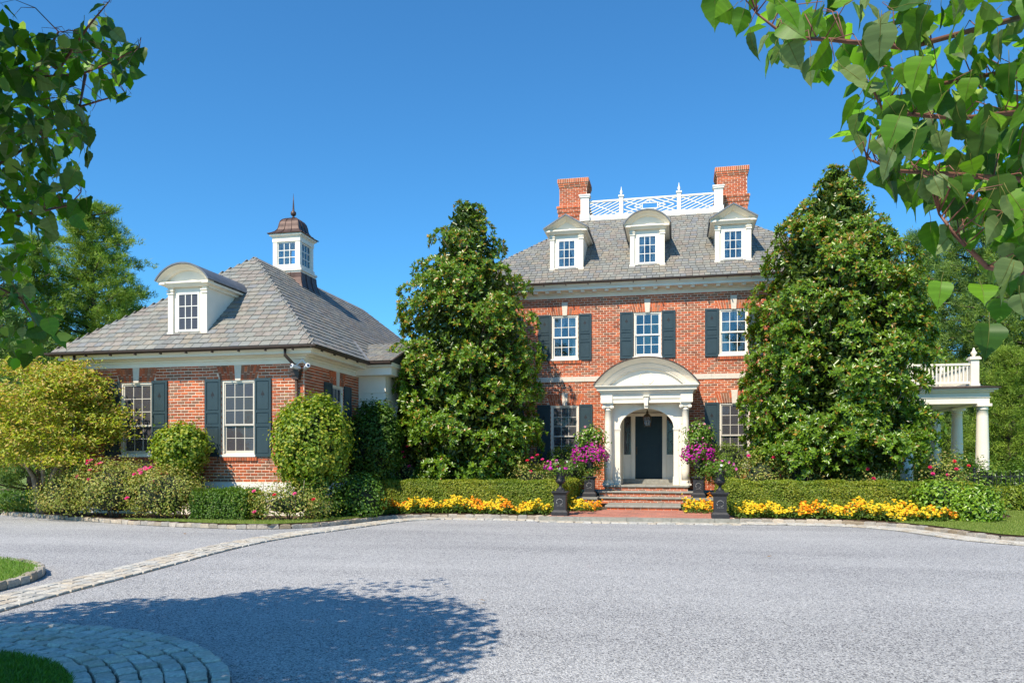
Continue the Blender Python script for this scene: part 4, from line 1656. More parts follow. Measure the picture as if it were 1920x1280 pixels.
def strip_sheet(name, path, w0, w1, z, mt):
    P = [Vector(p) for p in path]
    m = MB()
    L, Rr = [], []
    for i, p in enumerate(P):
        d = (P[min(i + 1, len(P) - 1)] - P[max(i - 1, 0)]).normalized()
        n = Vector((d.y, -d.x))
        L.append((p.x + n.x * w0, p.y + n.y * w0, z))
        Rr.append((p.x + n.x * w1, p.y + n.y * w1, z))
    n = len(P)
    m.add(L + Rr, [(i, i + 1, n + i + 1, n + i) for i in range(n - 1)])
    return m.build(name, mt, None, kind='structure')


def run_stones(parent, path, offs, w_, step, meshes, name, h, z0=0.0, maxn=300, lo=.88, hi=.99):
    cnt = 0
    for r, o in enumerate(offs):
        P = resample(path, step)
        ph = R.random() * .5
        for i in range(len(P) - 1):
            a, b = P[i], P[i + 1]
            d = (b - a)
            n = Vector((d.y, -d.x)).normalized()
            c = (a + b) / 2 + n * o + d * (ph + R.uniform(-.06, .06))
            M_ = T(c.x, c.y, z0) @ RZ(math.atan2(d.y, d.x) + R.uniform(-.03, .03)) @ SC(d.length * R.uniform(lo, hi), w_ * R.uniform(.86, .97), h * R.uniform(.9, 1.1))
            inst(name, R.choice(meshes), parent, M_)
            cnt += 1
    return cnt


kp = smooth(KERB[2:], 2)
kb = strip_sheet('kerb', smooth(KERB, 2), -.07, .07, .012, SAND)
run_stones(kb, kp, [0], .13, .235, KBM, 'kerb_stone', .095, lo=.97, hi=1.04)
kb2 = strip_sheet('kerb', smooth(KERB2[:9], 2), -.07, .07, .012, SAND)
run_stones(kb2, smooth(KERB2[:9], 2), [0], .13, .26, KBM, 'kerb_stone', .095, lo=.97, hi=1.04)
BAND = smooth([(-6.5, 5.0), (-6.97, 7), (-7.17, 8.7), (-7.72, 12), (-7.75, 14.2), (-7.33, 16.3), (-7.12, 17.6), (-6.85, 18.8), (-6.2, 19.5)], 2)
cb_ = strip_sheet('cobble_band', BAND, -.31, .31, .005, SAND)
run_stones(cb_, BAND, [-.225, -.075, .075, .225], .15, .215, CBM, 'cobble', .028)
AP = smooth([(-6.2, 19.5), (-4.6, 19.52), (-3.4, 19.45)], 2)
AP2 = [(-3.4, 19.12), (-.9, 19.03), (1.4, 19.12)]
AP3 = smooth([(1.4, 19.45), (2.6, 19.5), (3.85, 19.38), (4.5, 18.85), (4.98, 18.1), (5.26, 17.1), (5.6, 16.1), (6.5, 15.3)], 2)
for p, lab in ((AP, 0), (AP2, 1), (AP3, 2)):
    ca = strip_sheet('cobble_apron', p, -.25 if lab < 2 else -.30, .19 if lab < 2 else .34, .0055, SAND)
    run_stones(ca, p, [-.15, 0, .13] if lab < 2 else [-.22, -.07, .08, .23], .145, .215, CBM, 'cobble', .026)
# cobble ring round the left-hand linden
RC, RI = (-5.25, 3.2), 1.80
m = MB()
n = 72
m.add([(RC[0] + r * math.cos(2 * math.pi * k / n), RC[1] + r * math.sin(2 * math.pi * k / n), .006) for r in (RI, 2.78) for k in range(n)], [(k, n + k, n + (k + 1) % n, (k + 1) % n) for k in range(n)])
ring = m.build('cobble_ring', SAND, None, kind='structure')
far = MB()
for i in range(7):
    r = RI + .07 + .14 * i
    k_ = int(2 * math.pi * r / .175)
    ph = R.random()
    for k in range(k_):
        a = 2 * math.pi * (k + ph + R.uniform(-.07, .07)) / k_
        x, y = RC[0] + r * math.cos(a), RC[1] + r * math.sin(a)
        M_ = T(x, y, 0) @ RZ(a + math.pi / 2 + R.uniform(-.04, .04)) @ SC(2 * math.pi * r / k_ * R.uniform(.76, .90), .14 * R.uniform(.80, .94), .042 * R.uniform(.75, 1.2))
        if y > 3.9 and -7 < x:
            inst('cobble', R.choice(RGM), ring, M_)
        else:
            far.M = M_
            far.add(CB[0].v, CB[0].f, stonecol((.53, .50, .44)))
far.build('cobbles', COBM, ring, kind='stuff')
m = MB()
m.add([(RC[0] + RI * math.cos(2 * math.pi * k / n), RC[1] + RI * math.sin(2 * math.pi * k / n), .02) for k in range(n)] + [(RC[0], RC[1], .09)], [(k, (k + 1) % n, n) for k in range(n)], smooth=True)
m.build('lawn', GRASSM, None, kind='structure')
ISL = smooth([(-20, 9.9), (-10.5, 9.75), (-9.2, 9.45), (-8.35, 8.95), (-7.85, 8.25), (-7.62, 7.4), (-7.4, 6.0), (-7.2, 3.5), (-7.5, 0)], 2)
sheet('lawn', ISL + [(-20, 0)], .085, GRASSM)
kb3 = strip_sheet('kerb', ISL, -.07, .07, .012, SAND)
run_stones(kb3, ISL[4:-8], [0], .13, .24, KBM, 'kerb_stone', .10, lo=.97, hi=1.04)
# brick walk
wk = sheet('brick_walk', [(-3.3, 19.5), (1.4, 19.5), (1.1, 22.5), (-3.0, 22.5)], .075 + .03, MORTAR)
mb = MB()
PVM = []
for _ in range(12):
    q = MB()
    q.box(-.094, .094, -.043, .043, 0, .035, tuple(c * .7 + .10 for c in brickcol(.08)), skip=('b',))
    PVM.append(q.mesh('paver', BRICK))
cand = []
y = 19.56
r = 0
while y < 22.42:
    x = -3.1 + (.1 if r % 2 else 0)
    while x < 1.3:
        cand.append((x, y))
        x += .206
    y += .105
    r += 1
cand.sort(key=lambda p: abs(p[0] + .96) + .15 * (p[1] - 19.5))
for i, (x, y) in enumerate(cand):
    if i < 290:
        inst('paver', R.choice(PVM), wk, T(x, y, .084 + R.uniform(0, .005)) @ RZ(R.uniform(-.02, .02)))
    else:
        mb.box(x - .094, x + .094, y - .043, y + .043, .08, .118 + R.uniform(0, .005), tuple(c * .7 + .10 for c in brickcol(.08)), skip=('b',))
mb.build('pavers', BRICK, wk, kind='stuff')
x = -3.42
while x < 1.4:
    L_ = R.uniform(.8, 1.25)
    m = MB()
    m.box(x + .004, min(x + L_, 1.46) - .004, 19.27, 19.52, 0, .11 + R.uniform(0, .006))
    m.build('border_slab', BLUEST, wk)
    x += L_

# ================================================================== pedestals, urns
def pedestal_meshes():
    m = MB()
    m.box(-.205, .205, -.205, .205, 0, .10)
    m.add([(-.2, -.2, .10), (.2, -.2, .10), (.2, .2, .10), (-.2, .2, .10), (-.16, -.16, .15), (.16, -.16, .15), (.16, .16, .15), (-.16, .16, .15)], [(0, 1, 5, 4), (1, 2, 6, 5), (2, 3, 7, 6), (3, 0, 4, 7)])
    m.box(-.152, .152, -.152, .152, .14, .53)
    m.add([(-.152, -.152, .53), (.152, -.152, .53), (.152, .152, .53), (-.152, .152, .53), (-.2, -.2, .60), (.2, -.2, .60), (.2, .2, .60), (-.2, .2, .60)], [(0, 1, 5, 4), (1, 2, 6, 5), (2, 3, 7, 6), (3, 0, 4, 7)])
    m.box(-.205, .205, -.205, .205, .60, .63)
    wr = MB()
    for k in range(12):
        a = 2 * math.pi * k / 12 - .9
        if k in (9, 10):
            continue
        wr.tube([(.075 * math.cos(a), -.158, .36 + .07 * math.sin(a)), (.085 * math.cos(a + .5), -.160, .36 + .08 * math.sin(a + .5)), (.075 * math.cos(a + .62), -.158, .36 + .07 * math.sin(a + .62))], [.006, .009, .004], 4)
    for k in range(4):
        wr.tube([(-.07 + k * .04, -.158, .265), (-.045 + k * .04, -.158, .262)], .006, 4)
    u = MB()
    u.box(-.10, .10, -.10, .10, 0, .045)
    u.lathe([(.095, .045), (.085, .065), (.045, .10), (.032, .14), (.04, .165), (.05, .17), (.09, .20), (.125, .235), (.14, .265), (.135, .275), (.115, .28), (.112, .34), (.118, .44), (.135, .50), (.15, .515), (.15, .53), (.13, .53), (.12, .49)], 0, 0, 20)
    hd = MB()
    for sx in (-1, 1):
        hd.tube([(sx * .115, 0, .30), (sx * .15, 0, .30), (sx * .175, 0, .34), (sx * .165, 0, .40), (sx * .12, 0, .42)], .011, 5)
    return m.mesh('urn_pedestal', IRON), wr.mesh('wreath_relief', IRONH), u.mesh('garden_urn', IRON), hd.mesh('handle', IRON)


PM, WRM, UM, HM = pedestal_meshes()
URN = []
for x, y, z, s, where, k in ((-2.93, 19.78, .11, 1.0, 'at the drive edge left of the brick walk', 'front'), (1.02, 19.70, .11, 1.0, 'at the drive edge right of the brick walk', 'front'),
                          (-2.66, 24.15, .41, 1.0, 'beside the steps left of the front door', 'back'), (.62, 24.25, .41, 1.0, 'beside the steps right of the front door', 'back')):
    p = inst('urn_pedestal', PM, None, T(x, y, z), label='black iron pedestal with wreath relief ' + where, cat='pedestal', group='iron pedestals')
    inst('wreath_relief', WRM, p, T(x, y, z))
    u = inst('garden_urn', UM, None, T(x, y, z + .631), label='black iron urn on the pedestal ' + where, cat='urn', group='garden urns')
    inst('handle', HM, u, T(x, y, z + .631))
    URN.append((x, y, z + .631))

# ================================================================== iron fence at the right
def fence(y, x0, x1, zb, zt, lab, sp=.12):
    f = empty('iron_fence', ((x0 + x1) / 2, y, zb), lab, 'fence')
    m = MB()
    m.box(x0, x1, y - .012, y + .012, zt - .13, zt - .10)
    m.box(x0, x1, y - .012, y + .012, zb + .12, zb + .15)
    m.build('rail', BLACK, f)
    pk = MB()
    pk.box(-.009, .009, -.009, .009, zb, zt)
    pk.lathe([(.013, zt), (.0, zt + .05)], 0, 0, 4)
    pm = pk.mesh('picket', BLACK)
    x = x0
    i = 0
    ps = MB()
    ps.box(-.03, .03, -.03, .03, zb, zt + .10)
    ps.lathe([(.04, zt + .10), (.04, zt + .13), (.0, zt + .16)], 0, 0, 8)
    pme = ps.mesh('post', BLACK)
    while x < x1:
        if i % 16 == 6:
            inst('post', pme, f, T(x, y, 0))
        else:
            inst('picket', pm, f, T(x, y, 0))
        x += sp
        i += 1


fence(25.45, 7.9, 12.4, .1, 1.17, 'black iron picket fence beside the side porch, in front of the lower shrubs')
fence(36, 13.2, 17.5, .1, 1.35, 'distant black iron picket fence under the pines at the right edge', .14)
# ================================================================== PLANTS
def unit(v):
    return v / (np.linalg.norm(v, axis=-1, keepdims=True) + 1e-9)


LEAFK = np.array([1.75, 1.75, 1.05])


def pal(n, cols, wts=None, var=.22):
    c = np.array(cols, dtype=float)
    w_ = np.ones(len(cols)) if wts is None else np.array(wts, float)
    i = N.choice(len(cols), n, p=w_ / w_.sum())
    return c[i] * N.uniform(1 - var, 1 + var, (n, 1))


def leaf_geo(P, NR, L, W, D=None, fold=.18, droop=.15):
    """two folded quads per leaf; P base points, NR blade normals, L/W lengths"""
    n = len(P)
    NR = unit(NR)
    if D is None:
        D = N.normal(size=(n, 3))
    D = unit(D - (D * NR).sum(1, keepdims=True) * NR)
    S = np.cross(D, NR)
    L = np.broadcast_to(np.asarray(L, float).reshape(-1, 1), (n, 1))
    W = np.broadcast_to(np.asarray(W, float).reshape(-1, 1), (n, 1))
    up = NR * W * fold
    V = np.stack([P, P + D * L * .28 + S * W * .42 + up, P + D * L * .68 + S * W * .44 + up - NR * L * droop * .4, P + D * L - NR * L * droop,
                  P + D * L * .68 - S * W * .44 + up - NR * L * droop * .4, P + D * L * .28 - S * W * .42 + up], 1)
    b = np.arange(n)[:, None] * 6
    F = np.concatenate([b + np.array([[0, 1, 2, 3]]), b + np.array([[0, 3, 4, 5]])], 1).reshape(-1, 4)
    return V.reshape(-1, 3), F


def leaves(name, P, NR, L, W, col, mt, parent, D=None, fold=.18, droop=.15, **k):
    V, F = leaf_geo(P, NR, L, W, D, fold, droop)
    me = np_mesh(name, V, F, mt, np.repeat(col * LEAFK, 2, 0))
    return link(bpy.data.objects.new(name, me), parent, None, **k)


LEAFM = mat('leaf', attr=True, rough=.45, trans=.35, spec=.4)
LEAFG = mat('glossy_leaf', attr=True, rough=.30, trans=.22, spec=.5)
LEAFT = mat('linden_leaf', attr=True, rough=.45, trans=.36, spec=.32)
NEEDLE = mat('pine_needle', attr=True, rough=.5, trans=.25, spec=.3)
PETAL = mat('petal', attr=True, rough=.55, trans=.25, spec=.3)
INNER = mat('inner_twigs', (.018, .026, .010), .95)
GRASSB = mat('grass_blade', attr=True, rough=.5, trans=.3, spec=.3)


def sphere_dirs(n):
    return unit(N.normal(size=(n, 3)))


def clump_cloud(n, K, c, r, cs, inner=.75, zlo=-1.0, up=.35):
    c, r = np.array(c, float), np.array(r, float)
    d = sphere_dirs(K * 3)
    d = d[d[:, 2] > zlo][:K]
    K = len(d)
    rad = inner + (1 - inner) * N.random(K) ** .6
    k3 = N.normal(size=(3, 3)) * 2.6
    lob = np.sin(d @ k3 + N.uniform(0, 6, 3)).sum(1, keepdims=True) * .035
    cc = c + d * r * (rad[:, None] + lob) * N.uniform(.92, 1.08, (K, 1))
    i = N.integers(0, K, n)
    P = cc[i] + N.normal(size=(n, 3)) * cs * np.where(N.random((n, 1)) < .07, 1.8, 1.0)
    out = unit(P - c) * .6 + unit(P - cc[i]) * .7 + np.array([0, 0, up])
    return P, unit(out + N.normal(size=(n, 3)) * .35)


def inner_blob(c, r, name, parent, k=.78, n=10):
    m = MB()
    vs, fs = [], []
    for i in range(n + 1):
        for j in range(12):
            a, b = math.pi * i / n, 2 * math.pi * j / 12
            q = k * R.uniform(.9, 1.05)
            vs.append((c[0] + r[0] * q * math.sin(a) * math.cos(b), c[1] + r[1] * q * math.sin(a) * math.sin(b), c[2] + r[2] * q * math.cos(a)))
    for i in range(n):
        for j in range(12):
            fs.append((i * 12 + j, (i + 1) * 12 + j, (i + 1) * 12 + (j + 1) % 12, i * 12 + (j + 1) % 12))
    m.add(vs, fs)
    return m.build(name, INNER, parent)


def stems(c, base_z, spread, n, name, parent, mt=BARK, r0=.02, top=.6):
    m = MB()
    for k in range(n):
        a = R.uniform(0, 6.28)
        q = R.uniform(.3, 1)
        b0 = (c[0] + .1 * math.cos(a), c[1] + .1 * math.sin(a), base_z)
        b2 = (c[0] + spread[0] * q * math.cos(a), c[1] + spread[1] * q * math.sin(a), c[2] + spread[2] * R.uniform(.1, top))
        b1 = tuple((p + s) / 2 + R.uniform(-.06, .06) for p, s in zip(b0, b2))
        m.tube([b0, b1, b2], [r0, r0 * .7, r0 * .3], 5)
    return m.build(name, mt, parent)


def shrub(name, label, cat, c, r, n, L, W, cols, wts=None, K=60, cs=.12, inner=.82, mt=None, core=.80, zlo=-1, group=None, up=.35, nst=6):
    o = empty(name, (c[0], c[1], .1), label, cat, group)
    P, NR = clump_cloud(n, K, c, r, cs, inner, zlo, up)
    P[:, 2] = np.maximum(P[:, 2], .12)
    leaves('foliage', P, NR, N.uniform(.75, 1.25, n) * L, N.uniform(.8, 1.2, n) * W, pal(n, cols, wts), mt or LEAFM, o, kind='stuff')
    if core:
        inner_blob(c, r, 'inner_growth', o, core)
    if nst:
        stems(c, .08, r, nst, 'stem', o)
    return o


def blossoms(P, r, cols, name, parent, out=None, petals=5, mt=None, **k):
    """one flat five-petalled flower per point"""
    n = len(P)
    NR = unit(N.normal(size=(n, 3)) * .5 + (np.array([[0, -.7, .5]]) if out is None else out))
    A = unit(np.cross(NR, N.normal(size=(n, 3))))
    B = np.cross(NR, A)
    r = np.broadcast_to(np.asarray(r, float).reshape(-1, 1), (n, 1))
    V = [P - NR * r * .35]
    for j in range(petals * 2):
        a = math.pi * j / petals
        q = 1.0 if j % 2 == 0 else .72
        V.append(P + (A * math.cos(a) + B * math.sin(a)) * r * q)
    V = np.stack(V, 1)
    m_ = petals * 2 + 1
    b = np.arange(n)[:, None] * m_
    F = np.concatenate([b + np.array([[0, 1 + j, 1 + (j + 1) % (petals * 2)]]) for j in range(petals * 2)], 1).reshape(-1, 3)
    me = np_mesh(name, V.reshape(-1, 3), F, mt or PETAL, np.repeat(cols, petals * 2, 0))
    return link(bpy.data.objects.new(name, me), parent, None, **k)


def pompons(P, r, cols, name, parent, **k):
    """small domed double blooms"""
    n = len(P)
    r = np.broadcast_to(np.asarray(r, float).reshape(-1, 1), (n, 1))
    NR = unit(N.normal(size=(n, 3)) * .35 + np.array([[0, -.25, .9]]))
    A = unit(np.cross(NR, N.normal(size=(n, 3))))
    B = np.cross(NR, A)
    V = [P + NR * r * .6]
    for ring, (q, h) in enumerate(((.7, .35), (1.0, -.1))):
        for j in range(6):
            a = 2 * math.pi * (j + ring * .5) / 6
            V.append(P + (A * math.cos(a) + B * math.sin(a)) * r * q * N.uniform(.85, 1.15, (n, 1)) + NR * r * h)
    V = np.stack(V, 1)
    b = np.arange(n)[:, None] * 13
    f = [(0, 1 + j, 1 + (j + 1) % 6) for j in range(6)]
    for j in range(6):
        f += [(1 + j, 7 + j, 1 + (j + 1) % 6), (1 + (j + 1) % 6, 7 + j, 7 + (j + 1) % 6)]
    F = np.concatenate([b + np.array([t]) for t in f], 1).reshape(-1, 3)
    me = np_mesh(name, V.reshape(-1, 3), F, PETAL, np.repeat(cols, len(f), 0))
    return link(bpy.data.objects.new(name, me), parent, None, **k)


ROSEM = []
for c in ((.62, .03, .12), (.72, .06, .28), (.66, .04, .07), (.78, .14, .36)):
    m = MB()
    for k in range(3):
        q = 1 - .28 * k
        n_ = 5
        for j in range(n_):
            a = 2 * math.pi * (j + .4 * k) / n_
            b = a + 2 * math.pi / n_ * 1.15
            m.add([(0, 0, -.02 + .012 * k), (.055 * q * math.cos(a), .055 * q * math.sin(a), .01 + .016 * k), (.066 * q * math.cos((a + b) / 2), .066 * q * math.sin((a + b) / 2), .02 + .016 * k), (.055 * q * math.cos(b), .055 * q * math.sin(b), .01 + .016 * k)], [(0, 1, 2, 3)], c)
    ROSEM.append(m.mesh('rose_bloom', PETAL))


def roses(o, pts, s=1.0, kinds=(0, 1, 2, 3)):
    for p in pts:
        M_ = T(*p) @ RZ(R.uniform(0, 6)) @ Matrix.Rotation(R.uniform(.5, 1.1), 4, 'X') @ SC(s, s, s) if False else T(*p) @ Matrix.Rotation(R.uniform(.5, 1.1), 4, 'X') @ RZ(R.uniform(0, 6)) @ SC(s, s, s)
        inst('rose_bloom', ROSEM[R.choice(kinds)], o, M_)


# ------------------------------------------------------------------ magnolias
def magnolia(label, x, y, prof, tips, seed, nb=210):
    g = np.random.default_rng(seed)
    o = empty('magnolia_tree', (x, y, .1), label, 'tree', 'magnolias in front of the house')
    zs = np.array([p[0] for p in prof])
    rs = np.array([p[1] for p in prof])
    z0, z1 = zs[0], zs[-1]
    # branches: more where the crown is wide
    tz = np.linspace(z0, z1, 200)
    wgt = np.interp(tz, zs, rs) + .15
    bz = g.choice(tz, nb, p=wgt / wgt.sum()) + g.normal(0, .08, nb)
    ph = np.arange(nb) * 2.39996 + g.normal(0, .25, nb)
    rr = np.interp(bz, zs, rs) * g.uniform(.84, 1.05, nb)
    br = MB()
    br.tube([(x, y, .05), (x + .05, y, 1.2), (x - .03, y + .03, z1 * .5), (x, y, z1 - .3)], [.16, .13, .08, .02], 8)
    for k in range(0, nb, 3):
        zz = max(.5, bz[k] - rr[k] * .45)
        a = ph[k]
        br.tube([(x, y, zz), (x + .55 * rr[k] * math.cos(a), y + .55 * rr[k] * math.sin(a), zz + .12), (x + .92 * rr[k] * math.cos(a), y + .92 * rr[k] * math.sin(a), bz[k])], [.035, .025, .008], 5)
    br.build('trunk', BARK, o)
    wb = rr + .25
    bi = g.choice(nb, tips, p=wb / wb.sum())
    # each bough carries a rounded clump: its shoots stand on the clump's outer and upper side
    cr = (.18 + .30 * np.minimum(1, rr / 1.8)) * g.uniform(.8, 1.25, nb)
    bo = np.stack([np.cos(ph), np.sin(ph), np.zeros(nb)], 1)
    cc = np.stack([x + (rr - cr * .8).clip(0) * np.cos(ph), y + (rr - cr * .8).clip(0) * np.sin(ph), bz], 1)
    cd = unit(g.normal(size=(tips, 3)) + bo[bi] * .75 + np.array([0, 0, .55]))
    TP = cc[bi] + cd * cr[bi][:, None] * np.array([1.1, 1.1, .8]) * g.uniform(.8, 1.12, (tips, 1))
    TP[:, 2] = np.minimum(TP[:, 2], z1 + .12)
    out = unit(np.stack([TP[:, 0] - x, TP[:, 1] - y, np.zeros(tips)], 1))
    TD = unit(cd * .8 + out * .3 + np.array([0, 0, .35]) + g.normal(size=(tips, 3)) * .22)
    k = 8
    n = tips * k
    A = unit(np.cross(TD, g.normal(size=(tips, 3))))
    B = np.cross(TD, A)
    ang = (np.arange(k)[None, :] * 2.39996 + g.uniform(0, 6.28, (tips, 1)))
    el = g.uniform(.55, 1.4, (tips, k))
    D = (A[:, None] * np.cos(ang)[..., None] + B[:, None] * np.sin(ang)[..., None]) * np.sin(el)[..., None] + TD[:, None] * np.cos(el)[..., None]
    D = D.reshape(-1, 3)
    P = np.repeat(TP, k, 0) + D * .015
    NR = np.repeat(TD, k, 0) - D * (np.repeat(TD, k, 0) * D).sum(1, keepdims=True) + g.normal(size=(n, 3)) * .12
    tt = (P[:, 2] - z0) / (z1 - z0)
    col = pal(n, [(.062, .118, .014), (.080, .140, .015), (.105, .158, .018), (.048, .092, .014)], [4, 4, 2.2, 1.6])
    brown = g.random(n) < (.04 + .20 * np.clip(tt, 0, 1) ** 1.3)
    col[brown] = pal(int(brown.sum()), [(.19, .105, .022), (.15, .09, .02), (.21, .13, .03)])
    leaves('crown', P, NR, g.uniform(.09, .150, n), g.uniform(.042, .062, n), col, LEAFG, o, D=D, fold=.12, droop=.10, kind='stuff')
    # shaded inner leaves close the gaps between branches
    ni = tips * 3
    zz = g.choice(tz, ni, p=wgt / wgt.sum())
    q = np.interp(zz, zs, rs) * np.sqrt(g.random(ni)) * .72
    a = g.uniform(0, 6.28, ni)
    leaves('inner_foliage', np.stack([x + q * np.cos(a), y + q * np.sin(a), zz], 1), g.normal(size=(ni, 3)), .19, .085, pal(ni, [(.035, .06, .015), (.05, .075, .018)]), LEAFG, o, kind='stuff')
    return o


magnolia('tall glossy magnolia between the wing and the front door, left of the entrance', -6.52, 23.8,
         [(.65, 1.2), (.95, 2.1), (1.4, 2.4), (2.2, 2.42), (3.2, 2.33), (4.2, 2.33), (5.2, 2.3), (6.0, 2.15), (6.6, 2.0), (7.2, 1.7), (7.9, 1.3), (8.6, .95), (9.2, .60), (9.62, .25)], 6200, 5, 190)
magnolia('tallest, widest magnolia right of the entrance, hiding the right end of the house', 4.42, 23.6,
         [(1.05, 1.3), (1.4, 2.2), (1.9, 2.5), (2.6, 2.52), (3.6, 2.52), (4.6, 2.52), (5.6, 2.42), (6.4, 2.2), (7.2, 1.9), (8.0, 1.5), (8.6, 1.1), (9.2, .68), (9.7, .25)], 8200, 6, 220)


# ------------------------------------------------------------------ pines behind
def pine(label, px, ytop, Y, rad, cols, seed, nb=150, zlow=.15, bl=.30, name='pine_tree', tap=.62):
    g = np.random.default_rng(seed)
    x, y, ht = at_y(px, ytop, Y)
    o = empty(name, (x, y, 0), label, 'tree', 'pines behind the house')
    br = MB()
    br.tube([(x, y, 0), (x + .1, y, ht * .5), (x, y, ht)], [.28, .18, .03], 7)
    PP, TT = [], []
    for k in range(nb):
        t = zlow + (1 - zlow) * (k + g.random()) / nb
        z = ht * t
        L = rad * (1.02 - t) ** tap * g.uniform(.62, 1.12)
        a = k * 2.39996 + g.normal(0, .3)
        e = np.array([math.cos(a), math.sin(a), 0])
        end = np.array([x, y, z]) + e * L + np.array([0, 0, L * .22])
        if k % 2 == 0:
            br.tube([(x, y, z), tuple((np.array([x, y, z]) + end) / 2 + np.array([0, 0, -.02])), tuple(end)], [.05, .035, .01], 4)
        np_ = int(6 + L * 5)
        s = g.random(np_) ** .6
        c = np.array([x, y, z]) + (end - np.array([x, y, z])) * s[:, None] + g.normal(size=(np_, 3)) * np.array([.33, .33, .15]) * (.45 + .35 * L / rad)
        PP.append(c)
        TT.append(np.tile(e * .6 + np.array([0, 0, .55]), (np_, 1)))
    C, E = np.concatenate(PP), np.concatenate(TT)
    k = int(24 * (.30 / bl) ** .8)
    n = len(C) * k
    D = unit(np.repeat(E, k, 0) + g.normal(size=(n, 3)) * .75)
    P = np.repeat(C, k, 0) + g.normal(size=(n, 3)) * .09
    S = unit(np.cross(D, g.normal(size=(n, 3))))
    L = g.uniform(.6, 1.1, (n, 1)) * bl
    w_ = bl * .075
    V = np.stack([P - S * w_, P + S * w_, P + D * L], 1).reshape(-1, 3)
    F = np.arange(n * 3).reshape(-1, 3)
    col = np.repeat(pal(len(C), cols, None, .3), k, 0) * LEAFK
    me = np_mesh('crown', V, F, NEEDLE, col)
    link(bpy.data.objects.new('crown', me), o, None, kind='stuff')
    br.build('trunk', BARK, o)


PG = [(.070, .120, .030), (.095, .155, .034), (.125, .185, .040)]
PB = [(.060, .105, .045), (.075, .13, .05), (.10, .155, .055)]
PL = [(.11, .165, .035), (.135, .185, .04), (.085, .14, .032)]
pine('tall sunlit pine standing behind the left wing, nearest its roof', 172, 385, 37, 4.5, PG[1:] + PL + PL, 21, 230, bl=.26, tap=.45)
pine('pine at the far left half hidden by linden leaves', 62, 445, 34, 3.8, PG, 22, 120, bl=.27, tap=.5)
pine('shorter dark pine low behind the left wing roof slope', 238, 545, 42, 3.0, PB, 23, 90, bl=.30)
pine('dark pine at the left edge behind the dogwood', -25, 470, 29, 3.6, PB, 24, 110, .04, bl=.28)
pine('low dark pine behind the dogwood at the end of the wing', 62, 640, 27, 2.6, PB, 29, 90, .02, bl=.26)
pine('grey green pine beside the right magnolia', 1728, 440, 46, 4.4, PB + PL[:1], 31, 170, .05, bl=.24, tap=.45)
pine('broad pine behind the balcony finial', 1822, 400, 42, 4.9, PB + PL[:1], 32, 190, .05, bl=.23, tap=.45)
pine('tall pine at the right edge behind the linden branch', 1925, 330, 38, 4.7, PB + PL[:1], 33, 180, .05, bl=.22, tap=.45)
pine('light green young pine right of the porch column', 1893, 655, 34, 2.3, PL, 34, 120, .03, bl=.17)
pine('light green young pine seen between the porch columns', 1775, 690, 44, 2.6, PL, 35, 110, .03, bl=.20)
pine('pine far behind the side porch balustrade', 1690, 520, 54, 4.0, PG, 36, 110, .03, bl=.26)
pine('pine beyond the distant fence at the right edge', 1960, 560, 44, 4.0, PB, 37, 110, .02, bl=.22)

# ------------------------------------------------------------------ dogwood at the left
o = empty('dogwood_tree', (-16.75, 17.95, .1), 'small spreading dogwood with layered yellow green leaves at the left end of the wing', 'tree')
tr = MB()
cr = [(-16.2, 17.6)]
bx_, by_ = -16.75, 17.95
ends = []
for k in range(9):
    a = k * .75 + .3
    q = R.uniform(.9, 1.9)
    e = (bx_ + .55 + q * math.cos(a), by_ - .3 + .55 * q * math.sin(a), R.uniform(1.9, 2.9))
    mid = (bx_ + .28 * q * math.cos(a) + .1, by_ + .3 * q * math.sin(a) * .5, R.uniform(.8, 1.15))
    tr.tube([(bx_ + R.uniform(-.12, .12), by_ + R.uniform(-.1, .1), .05), mid, e], [.085, .06, .02], 7)
tr.build('trunk', BARKL, o)
PT, NT = [], []
for k in range(120):
    a = R.uniform(0, 6.28)
    z = R.uniform(1.45, 4.12)
    rmax = 2.35 * math.sqrt(max(.04, 1 - ((z - 2.45) / 1.78) ** 2))
    q = rmax * (R.random() ** .35) * .97
    c = np.array([-16.45 + q * math.cos(a), 17.45 + .55 * q * math.sin(a) - .1, z])
    nn = 230
    PT.append(c + N.normal(size=(nn, 3)) * np.array([.30, .24, .10]))
    NT.append(unit(np.tile(np.array([0, -.25, 1.]), (nn, 1)) + N.normal(size=(nn, 3)) * .45))
P, NR = np.concatenate(PT), np.concatenate(NT)
P[:, 1] = np.minimum(P[:, 1], 18.36)
n = len(P)
hh = np.clip((P[:, 2] - 1.4) / 2.7, 0, 1)
col = pal(n, [(.15, .19, .026), (.20, .23, .04), (.26, .25, .075), (.30, .21, .11)], [3.5, 4, 3, 1.8])
tan = N.random(n) < .06 + .22 * hh ** 1.5
col[tan] = pal(int(tan.sum()), [(.30, .22, .11), (.33, .25, .14), (.27, .17, .09)])
leaves('crown', P, NR, N.uniform(.07, .12, n), N.uniform(.036, .055, n), col, LEAFM, o, fold=.3, droop=.3, kind='stuff')
q = N.choice(n, 260)
pompons(P[q] + N.normal(size=(260, 3)) * .04, .018, pal(260, [(.5, .10, .07), (.55, .28, .2)]), 'berries', o, kind='stuff')

